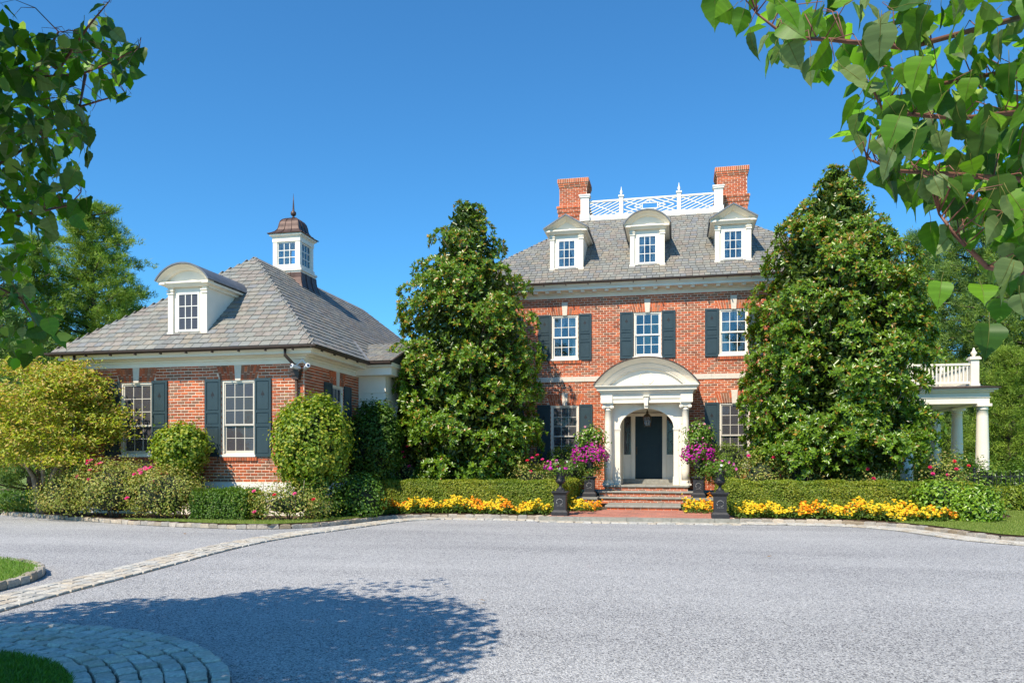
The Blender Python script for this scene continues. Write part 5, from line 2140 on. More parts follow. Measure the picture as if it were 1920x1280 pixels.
# ------------------------------------------------------------------ shrubs by the wing
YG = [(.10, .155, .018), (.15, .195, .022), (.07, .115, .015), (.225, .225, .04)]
RG = [(.15, .17, .055), (.20, .215, .075), (.11, .14, .04), (.24, .24, .11), (.24, .18, .09)]
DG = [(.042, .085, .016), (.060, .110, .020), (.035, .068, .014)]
shrub('round_shrub', 'small round clipped shrub on a stem between the two wing windows', 'shrub', (-12.48, 17.75, 1.80), (.66, .5, .60), 8500, .08, .06, YG, K=220, cs=.075, inner=.88, group='round shrubs by the wing')
P, NR = clump_cloud(900, 20, (-12.4, 17.8, .95), (.4, .35, .4), .1)
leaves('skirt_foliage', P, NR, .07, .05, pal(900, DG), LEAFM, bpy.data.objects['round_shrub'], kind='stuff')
shrub('round_shrub', 'big egg shaped shrub at the right corner of the wing', 'shrub', (-8.80, 17.75, 1.95), (.88, .8, 1.06), 15000, .08, .06, YG, K=420, cs=.085, inner=.9, group='round shrubs by the wing')
P, NR = clump_cloud(2500, 40, (-8.55, 17.9, .75), (.7, .6, .6), .13)
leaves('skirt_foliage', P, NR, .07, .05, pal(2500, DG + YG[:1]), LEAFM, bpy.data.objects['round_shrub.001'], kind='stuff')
shrub('round_shrub', 'dark shaded shrub between the wing side window and the entry porch', 'shrub', (-8.62, 21.3, 1.9), (.66, .55, 1.22), 10000, .08, .055, DG, K=300, cs=.09, inner=.9, group='round shrubs by the wing')
for i, (x, y, z, rx, ry, rz, n_, lab) in enumerate(((-15.2, 17.15, .62, .85, .7, .55, 4200, 'low pale green rose bush at the left end, below the dogwood'), (-13.75, 16.95, .78, 1.05, .75, .72, 5600, 'tall rose bush with pink blooms below the left wing window'),
                                    (-12.35, 16.95, .70, .95, .7, .66, 5000, 'rose bush with pink blooms left of the small boxwood'))):
    b = shrub('rose_bush', lab, 'rose bush', (x, y, z), (rx, ry, rz), n_, .05, .036, RG, K=150, cs=.11, inner=.7, core=.72, group='rose bushes by the wing', zlo=-.6)
    if i == 1:
        roses(b, [(-14.35, 16.75, 1.50), (-14.30, 16.7, 1.44), (-14.24, 16.75, 1.52), (-13.95, 16.6, 1.42), (-13.88, 16.65, 1.45), (-14.15, 16.6, 1.28), (-14.1, 16.5, 1.05), (-14.5, 16.6, 1.12)], 0.85)
    if i == 2:
        roses(b, [(-12.75, 16.6, 1.28), (-12.62, 16.62, 1.33), (-12.55, 16.6, 1.30), (-12.68, 16.55, 1.22), (-12.86, 16.55, 1.18), (-12.45, 16.6, 1.34), (-12.3, 16.45, 1.0), (-12.75, 16.15, .62)], .95, (1, 3))
b = shrub('rose_bush', 'sparse rose bush with a few red blooms right of the small boxwood hedge', 'rose bush', (-9.0, 16.95, .47), (1.05, .5, .40), 3600, .05, .036, RG + DG[:1], K=90, cs=.13, inner=.55, core=.5, group='rose bushes by the wing', zlo=-.5)
roses(b, [(-9.65, 16.5, .80), (-9.1, 16.45, .72), (-8.62, 16.5, .75), (-9.55, 16.35, .33), (-8.2, 16.6, .62)], .8, (2, 3))
m = MB()
for k in range(4):
    x = -9.7 + k * .35
    m.tube([(x, 17.0, .5), (x + .02, 16.95, .85), (x + .05, 16.95, 1.02 + .06 * (k % 2))], .008, 4)
m.build('cane', BARKL, b)
shrub('leafy_shrub', 'fresh green leafy shrub at the left end of the long hedge', 'shrub', (-7.95, 18.6, .55), (.70, .6, .55), 4200, .07, .045, [(.06, .12, .02), (.085, .15, .03), (.045, .09, .018)], K=90, cs=.10, mt=LEAFG)
# ground cover and daylilies at the far left
o = empty('ground_cover', (-17.5, 18.3, .1), 'dark green low ground cover under the dogwood at the left edge', 'ground cover', None, 'stuff')
n = 6000
P = np.stack([N.uniform(-21, -15.7, n), N.uniform(18.25, 20.5, n), N.uniform(.1, .62, n)], 1)
k_ = P[:, 1] - 18.25
P[:, 2] *= .6 + .4 * np.minimum(1, k_)
leaves('foliage', P, unit(N.normal(size=(n, 3)) * .6 + np.array([0, -.4, .8])), .08, .055, pal(n, DG + [(.05, .10, .02)]), LEAFM, o, kind='stuff')


def blades(name, P, D, L, w_, cols, mt, parent, bend=.35, **k):
    n = len(P)
    S = unit(np.cross(D, N.normal(size=(n, 3)) * .3 + np.array([0, 1, 0])))
    L = np.asarray(L).reshape(-1, 1)
    side = unit(D * np.array([1, 1, 0]) + 1e-6)
    M1 = P + D * L * .55
    M2 = P + D * L * .9 + side * L * bend * .5 - np.array([0, 0, 1]) * L * bend * .25
    V = np.stack([P - S * w_, P + S * w_, M1 - S * w_ * .8, M1 + S * w_ * .8, M2], 1).reshape(-1, 3)
    b = np.arange(n)[:, None] * 5
    F = np.concatenate([b + np.array([[0, 1, 3]]), b + np.array([[0, 3, 2]]), b + np.array([[2, 3, 4]])], 1).reshape(-1, 3)
    me = np_mesh(name, V, F, mt, np.repeat(cols, 3, 0))
    return link(bpy.data.objects.new(name, me), parent, None, **k)


for i, (x, y) in enumerate(((-18.35, 18.75), (-17.75, 18.5), (-17.2, 18.35))):
    o = empty('daylily_clump', (x, y, .1), ['yellow green daylily clump at the left picture edge behind the kerb', 'middle yellow green daylily clump of the three behind the left kerb', 'yellow green daylily clump nearest the dogwood trunk'][i], 'plant', 'daylily clumps')
    n = 150
    a = N.uniform(0, 6.28, n)
    D = unit(np.stack([np.cos(a) * .55, np.sin(a) * .55, N.uniform(.6, 1.2, n)], 1))
    P = np.stack([x + N.normal(0, .12, n), y + N.normal(0, .09, n), np.full(n, .1)], 1)
    blades('foliage', P, D, N.uniform(.28, .52, n), .010, pal(n, [(.22, .27, .03), (.17, .24, .03), (.28, .28, .06)]), GRASSB, o, .6, kind='stuff')


# ------------------------------------------------------------------ hedges
def hedge(name, label, boxes, dens, cols, L=.045, W=.03, jit=.03, group=None, mt=None):
    b0 = boxes[0]
    o = empty(name, ((b0[0] + b0[1]) / 2, (b0[2] + b0[3]) / 2, .1), label, 'hedge', group)
    PP, NN = [], []
    c = MB()
    for x0, x1, y0, y1, z0, z1 in boxes:
        c.box(x0 + .06, x1 - .06, y0 + .06, y1 - .06, z0, z1 - .06)
        for ax_, area in (('t', (x1 - x0) * (y1 - y0)), ('f', (x1 - x0) * (z1 - z0)), ('l', (y1 - y0) * (z1 - z0)), ('r', (y1 - y0) * (z1 - z0)), ('k', (x1 - x0) * .3)):
            n = int(area * dens)
            u, v = N.random(n), N.random(n)
            if ax_ == 't':
                P = np.stack([x0 + u * (x1 - x0), y0 + v * (y1 - y0), np.full(n, z1)], 1)
                nr = (0, 0, 1)
            elif ax_ in 'fk':
                P = np.stack([x0 + u * (x1 - x0), np.full(n, y0 if ax_ == 'f' else y1), z0 + v * (z1 - z0)], 1)
                nr = (0, -1 if ax_ == 'f' else 1, .25)
            else:
                P = np.stack([np.full(n, x0 if ax_ == 'l' else x1), y0 + u * (y1 - y0), z0 + v * (z1 - z0)], 1)
                nr = (-1 if ax_ == 'l' else 1, 0, .25)
            # gentle unevenness of a clipped face
            wv = .022 * np.sin(P[:, 0] * 5.1 + P[:, 2] * 7) + .018 * np.sin(P[:, 0] * 11 + P[:, 1] * 9 + 1) + .012 * np.sin(P[:, 2] * 17 + P[:, 1] * 13)
            P = P + np.array(nr) * (wv[:, None] + N.normal(0, jit, (n, 1)))
            PP.append(P)
            NN.append(unit(np.tile(np.array(nr), (n, 1)) + N.normal(size=(n, 3)) * .55))
    P, NR = np.concatenate(PP), np.concatenate(NN)
    n = len(P)
    hue = pal(n, cols, None, .25)
    pt = .5 + .5 * np.sin(P[:, :1] * 1.9 + np.sin(P[:, :1] * 4.3 + P[:, 2:] * 3) * 1.3)
    hue = hue * (np.array([[.86, .92, .9]]) * (1 - pt) + np.array([[1.16, 1.06, 1.0]]) * pt)
    leaves('foliage', P, NR, N.uniform(.7, 1.3, n) * L, N.uniform(.8, 1.2, n) * W, hue, mt or LEAFM, o, kind='stuff')
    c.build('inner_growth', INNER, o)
    return o


HG = [(.125, .165, .026), (.155, .19, .034), (.09, .13, .02), (.19, .205, .045)]
hedge('clipped_hedge', 'long clipped hedge left of the entrance, behind the marigolds', [(-8.35, -3.08, 20.95, 21.75, .1, .94), (-3.80, -3.06, 21.75, 24.6, .1, .935)], 3600, HG, jit=.012, group='clipped hedges')
hedge('clipped_hedge', 'long clipped hedge right of the entrance, below the right magnolia', [(1.16, 7.15, 20.90, 21.70, .1, .96), (1.14, 1.88, 21.70, 24.6, .1, .955)], 3600, HG, jit=.012, group='clipped hedges')
hedge('boxwood_hedge', 'short boxwood block in front of the white wing foundation', [(-11.45, -10.0, 16.75, 17.6, .12, .76)], 2600, [(.055, .11, .02), (.075, .135, .025), (.04, .08, .016)], L=.05, W=.034, jit=.045)
hedge('boxwood_hedge', 'low loose hedge below the iron fence behind the right lawn', [(8.2, 14, 24.3, 25.0, .12, .66)], 1300, HG, L=.07, W=.05, jit=.07)
# dome topiaries by the windows
shrub('dome_topiary', 'dark clipped dome below the window left of the door', 'shrub', (-3.55, 25.3, 1.25), (.75, .6, .72), 5200, .045, .03, DG + HG[:1], K=260, cs=.05, inner=.95, group='dome topiaries')
shrub('dome_topiary', 'sunlit clipped dome below the window right of the door', 'shrub', (1.48, 24.9, 1.35), (.66, .6, .72), 5200, .045, .03, [(.10, .15, .03), (.12, .17, .04), (.08, .12, .025)], K=260, cs=.05, inner=.95, group='dome topiaries')
# roses and low shrubs behind the hedges
for i, (x, y, z, rx, rz, n_, lab, ro) in enumerate((
        (-8.0, 22.5, .95, .55, .85, 1700, 'rose bush with red blooms beside the entry porch', [(-7.85, 22.0, 1.95), (-8.0, 22.0, 1.78), (-7.95, 22.0, 1.62), (-7.8, 22.0, 1.35)]),
        (-6.2, 22.3, .75, 1.0, .55, 2600, 'low dark shrub under the left magnolia', []),
        (-4.3, 22.9, .9, .8, .6, 2600, 'rose bush with pink blooms between left magnolia and hedge', [(-4.15, 22.4, 1.60), (-4.0, 22.4, 1.68), (-4.3, 22.4, 1.52), (-3.85, 22.4, 1.55), (-4.2, 22.4, 1.2)]),
        (2.3, 22.6, 1.0, .8, .75, 3000, 'pale rose bush behind the right hedge beside the dome', [(1.9, 22.1, 1.65), (2.55, 22.1, 1.60)]),
        (3.3, 22.4, .95, .6, .7, 2200, 'rose bush with crimson blooms left of the right magnolia', [(2.95, 21.95, 1.72), (3.1, 21.95, 1.75), (2.9, 21.95, 1.62), (3.2, 21.95, 1.5)]),
        (5.2, 22.2, .75, 1.1, .5, 2600, 'low dark shrub with two red blooms under the right magnolia', [(4.85, 21.8, 1.30), (5.0, 21.8, 1.05)]),
        (6.75, 22.2, .95, .75, .75, 2800, 'rose bush with crimson blooms left of the porch columns', [(6.35, 21.8, 1.35), (6.9, 21.75, 1.5), (6.95, 21.75, 1.30), (7.25, 21.8, 1.38), (6.4, 21.75, 1.18), (6.75, 21.75, 1.15)]))):
    b = shrub('rose_bush' if ro else 'low_shrub', lab, 'rose bush' if ro else 'shrub', (x, y, z), (rx, .5, rz), n_, .06, .042, (RG if ro else DG) + DG[:1], K=80, cs=.12, inner=.6, core=.55, group='roses behind the hedges')
    roses(b, ro, .85, (0, 1, 2))
# laurel along the side porch and leafy end shrubs
for i, (x, y, h_, lab) in enumerate(((8.3, 26.0, 1.5, 'upright laurel in front of the rear porch columns'), (9.15, 26.2, 1.4, 'upright laurel left of the nearest porch column'), (10.0, 26.3, 1.35, 'upright laurel at the foot of the nearest porch column'))):
    shrub('laurel_shrub', lab, 'shrub', (x, y, h_ * .55), (.52, .45, h_ * .52), 1500, .12, .04, [(.06, .12, .022), (.09, .15, .035), (.04, .08, .016)], K=50, cs=.13, mt=LEAFG, up=.9, group='laurels by the side porch', core=.6)
LG = [(.10, .175, .022), (.135, .21, .03), (.07, .125, .018)]
for i, (x, y, z, rx, rz, lab) in enumerate(((6.2, 20.5, .55, .52, .45, 'leafy green shrub at the right end of the marigolds'), (6.85, 20.3, .46, .48, .38, 'leafy green shrub nearest the right lawn'), (6.75, 19.85, .33, .45, .26, 'lowest leafy shrub spilling over the mulch at the right lawn'))):
    shrub('leafy_shrub', lab, 'shrub', (x, y, z), (rx, .5, rz), 2600, .085, .055, LG, K=80, cs=.09, mt=LEAFG, group='leafy shrubs at the right end')


# ------------------------------------------------------------------ marigolds
def marigolds(label, poly, n, ht=.37):
    P2 = np.array(poly)
    lo, hi = P2.min(0), P2.max(0)

    def inside(q):
        c = np.zeros(len(q), bool)
        j = len(P2) - 1
        for i in range(len(P2)):
            a, b = P2[i], P2[j]
            k = ((a[1] > q[:, 1]) != (b[1] > q[:, 1])) & (q[:, 0] < (b[0] - a[0]) * (q[:, 1] - a[1]) / (b[1] - a[1] + 1e-9) + a[0])
            c ^= k
            j = i
        return c
    q = N.uniform(lo, hi, (n * 14, 2))
    q = q[inside(q)]
    o = empty('marigold_bed', (*P2.mean(0), .1), label, 'flowers', 'marigold beds', 'stuff')
    cen = np.array([(a + N.normal(0, .05), b + N.normal(0, .04)) for a in np.arange(lo[0], hi[0], .27) for b in np.arange(lo[1], hi[1], .25)])
    mound = lambda a: 1.12 - .62 * np.clip(np.sqrt(((a[:, None] - cen[None]) ** 2).sum(2)).min(1) / .17, 0, 1) ** 2
    hz = lambda a: mound(a) * ht * (.72 + .28 * np.sin(a[:, 0] * 3.7 + 1) * np.sin(a[:, 0] * 1.9 + a[:, 1] * 2) + .18 * np.sin(a[:, 0] * 9 + a[:, 1] * 7))
    f = q[: n * 3]
    P = np.column_stack([f, .1 + hz(f) * N.uniform(.15, 1.0, len(f))])
    leaves('foliage', P, unit(N.normal(size=(len(P), 3)) * .6 + np.array([0, -.5, .6])), .07, .03, pal(len(P), [(.055, .10, .02), (.08, .13, .025), (.04, .075, .016)]), LEAFM, o, kind='stuff')
    f = q[n * 3: n * 3 + n]
    n_ = len(f)
    P = np.column_stack([f, .1 + hz(f) * N.uniform(.72, 1.18, n_)])
    patch = np.sin(f[:, 0] * 2.3) + np.sin(f[:, 0] * 5.9 + 2) + N.normal(0, .8, n_)
    col = pal(n_, [(.80, .52, .015), (.82, .60, .03)], None, .1)
    og = patch > .9
    col[og] = pal(int(og.sum()), [(.80, .30, .008), (.78, .24, .006)], None, .12)
    pompons(P, N.uniform(.027, .042, n_), col, 'blossoms', o, kind='stuff')


marigolds('long bed of yellow and orange marigolds in front of the left hedge', [(-7.55, 19.15), (-7.0, 19.75), (-6.2, 20.1), (-3.35, 20.0), (-3.3, 20.55), (-4.6, 20.88), (-8.2, 20.85), (-8.15, 19.9)], 3200)
marigolds('long bed of yellow marigolds in front of the right hedge', [(1.42, 19.95), (2.6, 19.98), (4.0, 19.9), (4.8, 19.35), (5.9, 19.3), (6.35, 19.7), (6.0, 20.7), (1.42, 20.75)], 3000)
marigolds('small marigold patch left of the brick walk beside the steps', [(-2.95, 21.3), (-2.25, 21.3), (-2.1, 22.6), (-2.95, 23.4)], 330, .34)
marigolds('small marigold patch right of the brick walk beside the steps', [(.2, 21.2), (1.02, 21.2), (1.02, 23.4), (.12, 22.6)], 360, .34)


# ------------------------------------------------------------------ urn plantings
def planting(label, u, r, n, nf, mag, white=0, mand=None):
    x, y, z = u
    c = (x, y, z + .62)
    o = empty('petunia_planting', (x, y, z + .5), label, 'flowers', 'urn plantings')
    P, NR = clump_cloud(n, 30, c, r, .07, .6)
    leaves('foliage', P, NR, .06, .038, pal(n, [(.07, .13, .025), (.10, .16, .03), (.05, .09, .02)]), LEAFM, o, kind='stuff')
    d = sphere_dirs(nf * 3)
    d = d[(d[:, 2] > -.35)][:nf]
    Pf = np.array(c) + d * np.array(r) * N.uniform(.86, 1.12, (len(d), 1))
    col = pal(len(d), mag, None, .15)
    k = N.random(len(d)) < white
    col[k] = (.85, .82, .80)
    blossoms(Pf, N.uniform(.028, .046, len(d)), col, 'blossoms', o, out=d + np.array([0, -.3, .2]), kind='stuff')
    if mand:
        h_ = mand
        P, NR = clump_cloud(1300, 34, (x + .02, y, z + .95 + h_ * .4), (r[0] * .72, r[1] * .7, h_ * .62), .09, .4)
        leaves('vine_foliage', P, NR, .085, .05, pal(1300, [(.08, .14, .025), (.11, .18, .03), (.05, .10, .02)]), LEAFG, o, kind='stuff')
        d = sphere_dirs(26)
        Pf = np.array([x + .02, y, z + .98 + h_ * .4]) + d * np.array([r[0] * .78, r[1] * .75, h_ * .6])
        blossoms(Pf, .042, pal(26, [(.80, .45, .52), (.85, .7, .72), (.78, .3, .42)], None, .1), 'vine_blossoms', o, kind='stuff')
        # trailing growth under the rim
        P, NR = clump_cloud(800, 20, (x + .1, y + .05, z + .25), (r[0] * .6, r[1] * .6, .42), .08, .3)
        leaves('trailing_foliage', P, NR, .055, .03, pal(800, [(.07, .12, .025), (.11, .16, .04)]), LEAFM, o, kind='stuff')


MAG = [(.50, .015, .36), (.58, .02, .42), (.42, .01, .33), (.60, .03, .30)]
planting('loose magenta petunias in the urn left of the walk at the drive', URN[0], (.42, .34, .20), 420, 46, MAG[:2] + [(.7, .05, .40)], .12)
planting('sparse pink and white petunias in the urn right of the walk at the drive', URN[1], (.36, .34, .22), 620, 26, [(.62, .03, .35), (.70, .10, .40)], .4)
planting('big mound of magenta petunias with pink vine left of the front door', URN[2], (.56, .48, .44), 900, 420, MAG, 0, .62)
planting('big mound of magenta petunias with white and pink vine right of the front door', URN[3], (.50, .46, .44), 900, 380, MAG, 0, .66)

# ------------------------------------------------------------------ lindens in the foreground
def pix(P):
    d = -P[:, 0] * S_ + P[:, 1] * C_
    return 960 + FPX * (P[:, 0] * C_ + P[:, 1] * S_) / d, HOR - FPX * (P[:, 2] - CAMH) / d, d


def in_poly(x, y, poly):
    c = np.zeros(len(x), bool)
    j = len(poly) - 1
    for i in range(len(poly)):
        (xi, yi), (xj, yj) = poly[i], poly[j]
        c ^= ((yi > y) != (yj > y)) & (x < (xj - xi) * (y - yi) / (yj - yi + 1e-9) + xi)
        j = i
    return c


def linden_mesh(col):
    """heart-shaped blade along +y, folded on the midrib, with its stalk"""
    base_ = [(0, .0), (.10, -.05), (.20, -.07), (.30, -.05), (.38, .0), (.44, .08), (.475, .16), (.485, .25), (.47, .34), (.44, .43), (.40, .52), (.35, .60), (.29, .68), (.22, .76), (.16, .83), (.09, .90), (.04, .97), (0, 1.10)]
    out = [(p[0] * (1 + (.028 if i % 2 else -.02)) if 0 < p[0] else 0, p[1]) for i, p in enumerate(base_)]
    m = MB()
    j = lambda a: R.uniform(-a, a)
    cup, dr, tw = R.uniform(.02, .24), R.uniform(.05, .38), j(.14)
    mid = [(0, p[1] - .09 * math.sin(math.pi * min(1, max(0, p[1] / 1.1))), -dr * p[1] ** 2) for p in out]
    for sd in (-1, 1):
        e = [(sd * p[0] * (1 + j(.05)), p[1] + j(.02), cup * p[0] * (1 + .6 * math.sin(p[1] * 7 + sd)) - dr * p[1] ** 2 + sd * tw * p[0]) for p in out]
        vs = mid + e
        n = len(out)
        kk = R.uniform(.9, 1.1)
        m.add(vs, [], None)
        b0 = len(m.v) - len(vs)
        for i in range(n - 1):
            f = (i, i + 1, n + i + 1, n + i)
            m.f.append(tuple(b0 + q for q in (f if sd < 0 else f[::-1])))
            m.c.append(tuple(c * kk * (1.09 if i % 3 == 0 else .965) for c in col))
            m.smooth.append(True)
    m.tube([(0, .9, -dr * .81 + .006), (0, .45, -dr * .2 + .008), (0, .02, .004), (.01, -.15, .02), (j(.06), -.42, .08)], [.003, .008, .012, .012, .012], 4, (.22, .22, .06))
    return m


LCOL = [(.060, .150, .010), (.085, .205, .012), (.038, .10, .012), (.115, .245, .015), (.065, .13, .022), (.17, .24, .09)]
LINM = [linden_mesh(LCOL[k % 6]).mesh('leaf', LEAFT) for k in range(18)]


def linden(label, base, crown, polys, n_obj, dmin, dmax, size, n_far, seed, branches, extra=(), deep=260):
    g = np.random.default_rng(seed)
    o = empty('linden_tree', base, label, 'tree', 'lindens in the foreground')
    (cx_, cy_, cz_), (rx, ry, rz) = crown
    tr_ = MB()
    tr_.tube([base, (base[0], base[1], 1.2), (cx_ * .5 + base[0] * .5, cy_ * .5 + base[1] * .5, cz_), (cx_, cy_, cz_ + rz * .7)], [.13, .11, .07, .02], 8)
    for k in range(16):
        a, e = k * 2.4, g.uniform(-.3, .9)
        q = g.uniform(.6, .9)
        s = (base[0] * .6 + cx_ * .4, base[1] * .6 + cy_ * .4, g.uniform(1.9, cz_ + .6))
        tr_.tube([s, (cx_ + rx * q * .55 * math.cos(a), cy_ + ry * q * .55 * math.sin(a), cz_ + rz * e * .3), (cx_ + rx * q * math.cos(a), cy_ + ry * q * math.sin(a), cz_ + rz * e * .6)], [.035, .022, .006], 5)
    tr_.build('trunk', BARK, o)
    tw = MB()
    for path in branches:
        tw.tube([at_depth(x, y, d) for x, y, d in path], [.010 - .007 * i / (len(path) - 1) for i in range(len(path))], 5)
    tw.build('twig', TWIG, o)
    # leaves that show: inside the outline of the crown seen from here, each its own object
    P = []
    tries = 0
    while len(P) < n_obj and tries < 200000:
        tries += 1
        poly, wgt = polys[tries % len(polys)]
        if g.random() > wgt:
            continue
        xs = [p[0] for p in poly]
        ys = [p[1] for p in poly]
        x, y = g.uniform(min(xs), max(xs)), g.uniform(min(ys), max(ys))
        if in_poly(np.array([x]), np.array([y]), poly)[0]:
            P.append((x, y, g.uniform(dmin, dmax)))
    P += list(extra)
    foot = []
    for x, y, d in P:
        p = Vector(at_depth(x, y, d))
        # blades hang outwards and down, upper face turned to the light
        down = Vector((g.normal(0, .45), g.normal(0, .45), -.75 + g.normal(0, .3))).normalized()
        nr = Vector((g.normal(-.15, .55), g.normal(-.35, .55), g.normal(.55, .4))).normalized()
        nr = (nr - down * nr.dot(down)).normalized()
        if base[0] > 0:                 # leave out leaves whose shade would reach the open gravel
            gp = np.array([[p.x - SUN.x / SUN.z * p.z, p.y - SUN.y / SUN.z * p.z, 0]])
            gx, gy, gd = pix(gp)
            if gx[0] < 1960 and gy[0] < 1300:
                continue
        s = down.cross(nr)
        k = size * g.uniform(.72, 1.22)
        M_ = Matrix(((s.x * k, down.x * k, nr.x * k, p.x), (s.y * k, down.y * k, nr.y * k, p.y), (s.z * k, down.z * k, nr.z * k, p.z), (0, 0, 0, 1)))
        inst('leaf', LINM[g.integers(0, 18)], o, M_)
        foot.append(p - down * k * .42)
    # every leaf stalk runs back along a side twig to the nearest branch
    bp = []
    for path in branches:
        q = [Vector(at_depth(*c)) for c in path]
        for a, b in zip(q[:-1], q[1:]):
            bp += [a.lerp(b, t / 6) for t in range(7)]
    sd_ = MB()
    for q in foot:
        e = min(bp, key=lambda a: (a - q).length_squared)
        if (e - q).length < .085 * dmin:
            sd_.tube([e, e.lerp(q, .55) + Vector((R.uniform(-.02, .02), 0, .035)), q], [.0024, .0017, .0010], 4)
    if foot:
        sd_.build('side_twig', TWIG, o, kind='stuff')
    # the rest of the crown
    d = sphere_dirs(n_far * 2)
    Q = np.array([cx_, cy_, cz_]) + d * np.array([rx, ry, rz]) * (N.random((len(d), 1)) ** .45) * (1 + .10 * np.sin(d[:, :1] * 7 + d[:, 2:] * 5 + seed))
    x, y, dd = pix(Q)
    keep = (dd < .3) | (x < -60) | (x > 1980) | (y < -60)
    for poly, _ in polys:
        keep |= (dd > dmin + .3) & in_poly(x, y, [(p[0], p[1]) for p in poly]) & (dd > .3) & (N.random(len(dd)) < .30)
    # keep its shade off the sunlit right-hand gravel
    G = Q - np.array([[SUN.x / SUN.z, SUN.y / SUN.z, 1]]) * Q[:, 2:]
    gx, gy, gd = pix(G)
    if base[0] > 0:
        keep &= ~((gd > .5) & (gx > -100) & (gx < 1930) & (gy < 1285))
    # leaves further back in the crown, behind the ones in front
    B_ = []
    for poly, wgt in polys[:3]:
        xs, ys = [p[0] for p in poly], [p[1] for p in poly]
        k = int(deep * wgt)
        bx2, by2 = g.uniform(min(xs), max(xs), k), g.uniform(min(ys), max(ys), k)
        ok = in_poly(bx2, by2, poly)
        B_ += [at_depth(a, b, c) for a, b, c in zip(bx2[ok], by2[ok], g.uniform(dmin + .6, dmax + .8, int(ok.sum())))]
    Q = np.concatenate([np.array(B_), Q[keep][:n_far]])
    if base[0] > 0:
        G = Q - np.array([[SUN.x / SUN.z, SUN.y / SUN.z, 1]]) * Q[:, 2:]
        gx, gy, gd = pix(G)
        Q = Q[~((gd > .5) & (gx < 1960) & (gy < 1300))]
    n = len(Q)
    leaves('crown', Q, unit(N.normal(size=(n, 3)) * .6 + np.array([-.1, -.3, .7])), N.uniform(.8, 1.2, n) * size * 1.05, N.uniform(.8, 1.1, n) * size * .9, pal(n, LCOL), LEAFT, o,
           D=np.tile([0, 0, -1.], (n, 1)) + N.normal(size=(n, 3)) * .5, kind='stuff')


PLY_L = [([(-30, 55), (50, 50), (95, 70), (205, 25), (215, 60), (255, 95), (245, 140), (175, 165), (165, 130), (95, 130), (60, 120), (-30, 110)], .8),
         ([(-30, 110), (100, 125), (150, 180), (165, 235), (140, 300), (150, 330), (120, 380), (60, 400), (-30, 400)], 1.0),
         ([(-30, 400), (70, 390), (150, 370), (165, 390), (100, 440), (60, 520), (85, 560), (110, 640), (60, 670), (-30, 690)], .45)]
BR_L = [[(-40, 160, 5.0), (60, 145, 4.8), (150, 140, 4.6), (215, 115, 4.4), (262, 88, 4.3)], [(60, 145, 4.8), (110, 60, 4.7), (66, 15, 4.7)], [(100, 145, 4.7), (165, 50, 4.5), (203, 5, 4.4)],
        [(-40, 330, 5.0), (60, 270, 4.8), (130, 230, 4.6), (160, 260, 4.5)], [(-40, 420, 5.0), (60, 400, 4.8), (130, 385, 4.6), (152, 360, 4.5)], [(-30, 250, 5), (40, 180, 4.9), (66, 90, 4.8)],
        [(-40, 520, 4.9), (40, 560, 4.7), (90, 640, 4.6)], [(160, 140, 4.6), (150, 200, 4.5), (235, 175, 4.4)]]
EX_L = [(195, 10, 4.4), (203, 35, 4.4), (250, 85, 4.3), (262, 92, 4.3), (245, 105, 4.3), (225, 120, 4.35), (222, 178, 4.4), (238, 180, 4.4), (205, 160, 4.4), (168, 218, 4.4), (160, 240, 4.4), (10, 15, 4.7), (25, 40, 4.7), (160, 290, 4.4), (166, 275, 4.4), (145, 380, 4.4), (162, 372, 4.4)]
linden('linden at the left edge in the cobbled ring, its leaves hanging into the upper left', (-5.2, 3.14, 0), ((-5.2, 2.45, 3.80), (2.35, 2.4, 1.80)), PLY_L, 283, 3.9, 5.6, .088, 30000, 51, BR_L, EX_L)
PLY_R = [([(1420, -30), (1950, -30), (1950, 130), (1700, 160), (1590, 120), (1520, 150), (1445, 110)], 1.0),
         ([(1600, 150), (1950, 110), (1950, 330), (1790, 340), (1680, 300), (1600, 250)], 1.0),
         ([(1640, 300), (1790, 320), (1950, 320), (1950, 420), (1830, 400), (1700, 350)], .9),
         ([(1760, 400), (1950, 400), (1950, 600), (1880, 580), (1830, 490)], .5)]
BR_R = [[(1960, 20, 2.6), (1700, 90, 2.4), (1560, 75, 2.3), (1475, 70, 2.25), (1418, 25, 2.2)], [(1960, 205, 2.4), (1800, 222, 2.3), (1690, 213, 2.2), (1655, 207, 2.15)], [(1960, 340, 2.4), (1760, 325, 2.3), (1680, 320, 2.2), (1625, 297, 2.15)],
        [(1960, 520, 2.2), (1850, 500, 2.15), (1790, 440, 2.1), (1760, 400, 2.1)], [(1960, 120, 2.8), (1750, 160, 2.6), (1620, 110, 2.4)], [(1960, 420, 2.6), (1850, 380, 2.5), (1730, 330, 2.4)]]
EX_R = [(1340, -8, 2.2), (1372, 15, 2.2), (1395, 20, 2.2), (1408, 65, 2.2), (1470, 45, 2.2), (1450, 95, 2.2), (1480, 85, 2.2), (1520, 110, 2.2), (1540, 20, 2.0), (1585, 130, 2.2), (1610, 215, 2.2), (1605, 300, 2.15), (1640, 320, 2.15), (1665, 330, 2.15), (1700, 345, 2.15), (1745, 420, 2.1), (1780, 425, 2.1), (1765, 530, 1.9), (1840, 535, 1.9), (1855, 610, 2.0)]
linden('linden overhanging the upper right with large near leaves', (3.5, 2.3, 0), ((3.15, 2.3, 3.55), (2.35, 1.9, 1.75)), PLY_R, 290, 1.9, 3.1, .073, 14000, 52, BR_R, EX_R, deep=620)

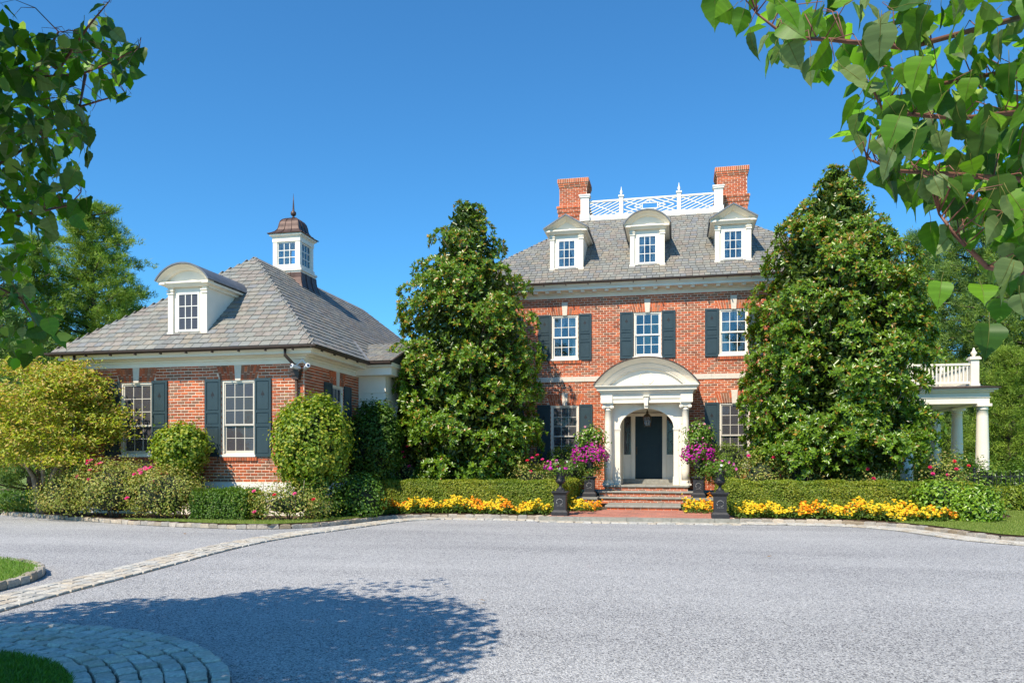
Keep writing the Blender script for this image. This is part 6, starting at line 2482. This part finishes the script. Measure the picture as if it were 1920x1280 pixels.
# ------------------------------------------------------------------ grass blades
def lawn_blades(poly_test, x0, x1, y0, y1, n, z, h, cols):
    q = N.uniform((x0, y0), (x1, y1), (n, 2))
    q = q[poly_test(q)]
    n = len(q)
    zz = z(q)
    D = unit(np.column_stack([N.normal(0, .35, (n, 2)), np.ones(n)]))
    o = blades('grass', np.column_stack([q, zz]), D, N.uniform(.6, 1.2, n) * h, .0035 * h / .06, pal(n, cols, None, .3), GRASSB, None, .3, kind='stuff')
    return o


GC = [(.11, .23, .02), (.15, .27, .03), (.085, .18, .018)]
GD = [(.18, .25, .04), (.24, .28, .06), (.14, .21, .03)]
r2 = lambda q: np.hypot(q[:, 0] - RC[0], q[:, 1] - RC[1])
g1 = lawn_blades(lambda q: r2(q) < RI + .02, -7.2, -3.2, 3.6, 5.2, 42000, lambda q: .02 + .07 * np.clip(1 - r2(q) / RI, 0, 1), .055, GC)
g1['label'], g1['category'] = 'green grass inside the cobbled ring at the lower left corner', 'grass'
g2 = lawn_blades(lambda q: in_poly(q[:, 0], q[:, 1], ISL + [(-20, 0)]), -13, -7.3, 5.5, 9.8, 42000, lambda q: np.full(len(q), .085), .055, GC)
g2['label'], g2['category'] = 'green grass of the kerbed island at the left edge', 'grass'
g3 = lawn_blades(lambda q: in_poly(q[:, 0], q[:, 1], strip), -13.3, -7.5, 15.6, 18.8, 26000, lambda q: np.full(len(q), .115), .05, GD)
g3['label'], g3['category'] = 'narrow strip of grass along the kerb below the wing', 'grass'
g4 = lawn_blades(lambda q: in_poly(q[:, 0], q[:, 1], rl_), 4.8, 12, 14.6, 24.2, 70000, lambda q: np.full(len(q), .118), .05, GD)
g4['label'], g4['category'] = 'sunlit grass of the lawn at the right edge', 'grass'

# ------------------------------------------------------------------ fallen leaves
fl = linden_mesh((.32, .15, .05)).mesh('fallen_leaf', LEAFM)
for i, (x, y, lab) in enumerate(((72, 975, 'fallen brown leaf below the left kerb'), (245, 987, 'fallen leaf below the rose bushes on the gravel'), (347, 1003, 'fallen leaf on the gravel left of the cobble band'), (908, 1130, 'small orange leaf on the open gravel in the middle'), (370, 989, 'fallen leaf against the kerb by the boxwood'), (1440, 1046, 'fallen leaf on the gravel below the right hedge'))):
    r = ray(x, y)
    d = CAMH / -r[2]
    inst('fallen_leaf', fl, None, T(r[0] * d, r[1] * d, .03) @ RZ(R.uniform(0, 6)) @ Matrix.Rotation(.3, 4, 'X') @ SC(.06, .06, .06), label=lab, cat='leaf', group='fallen leaves')
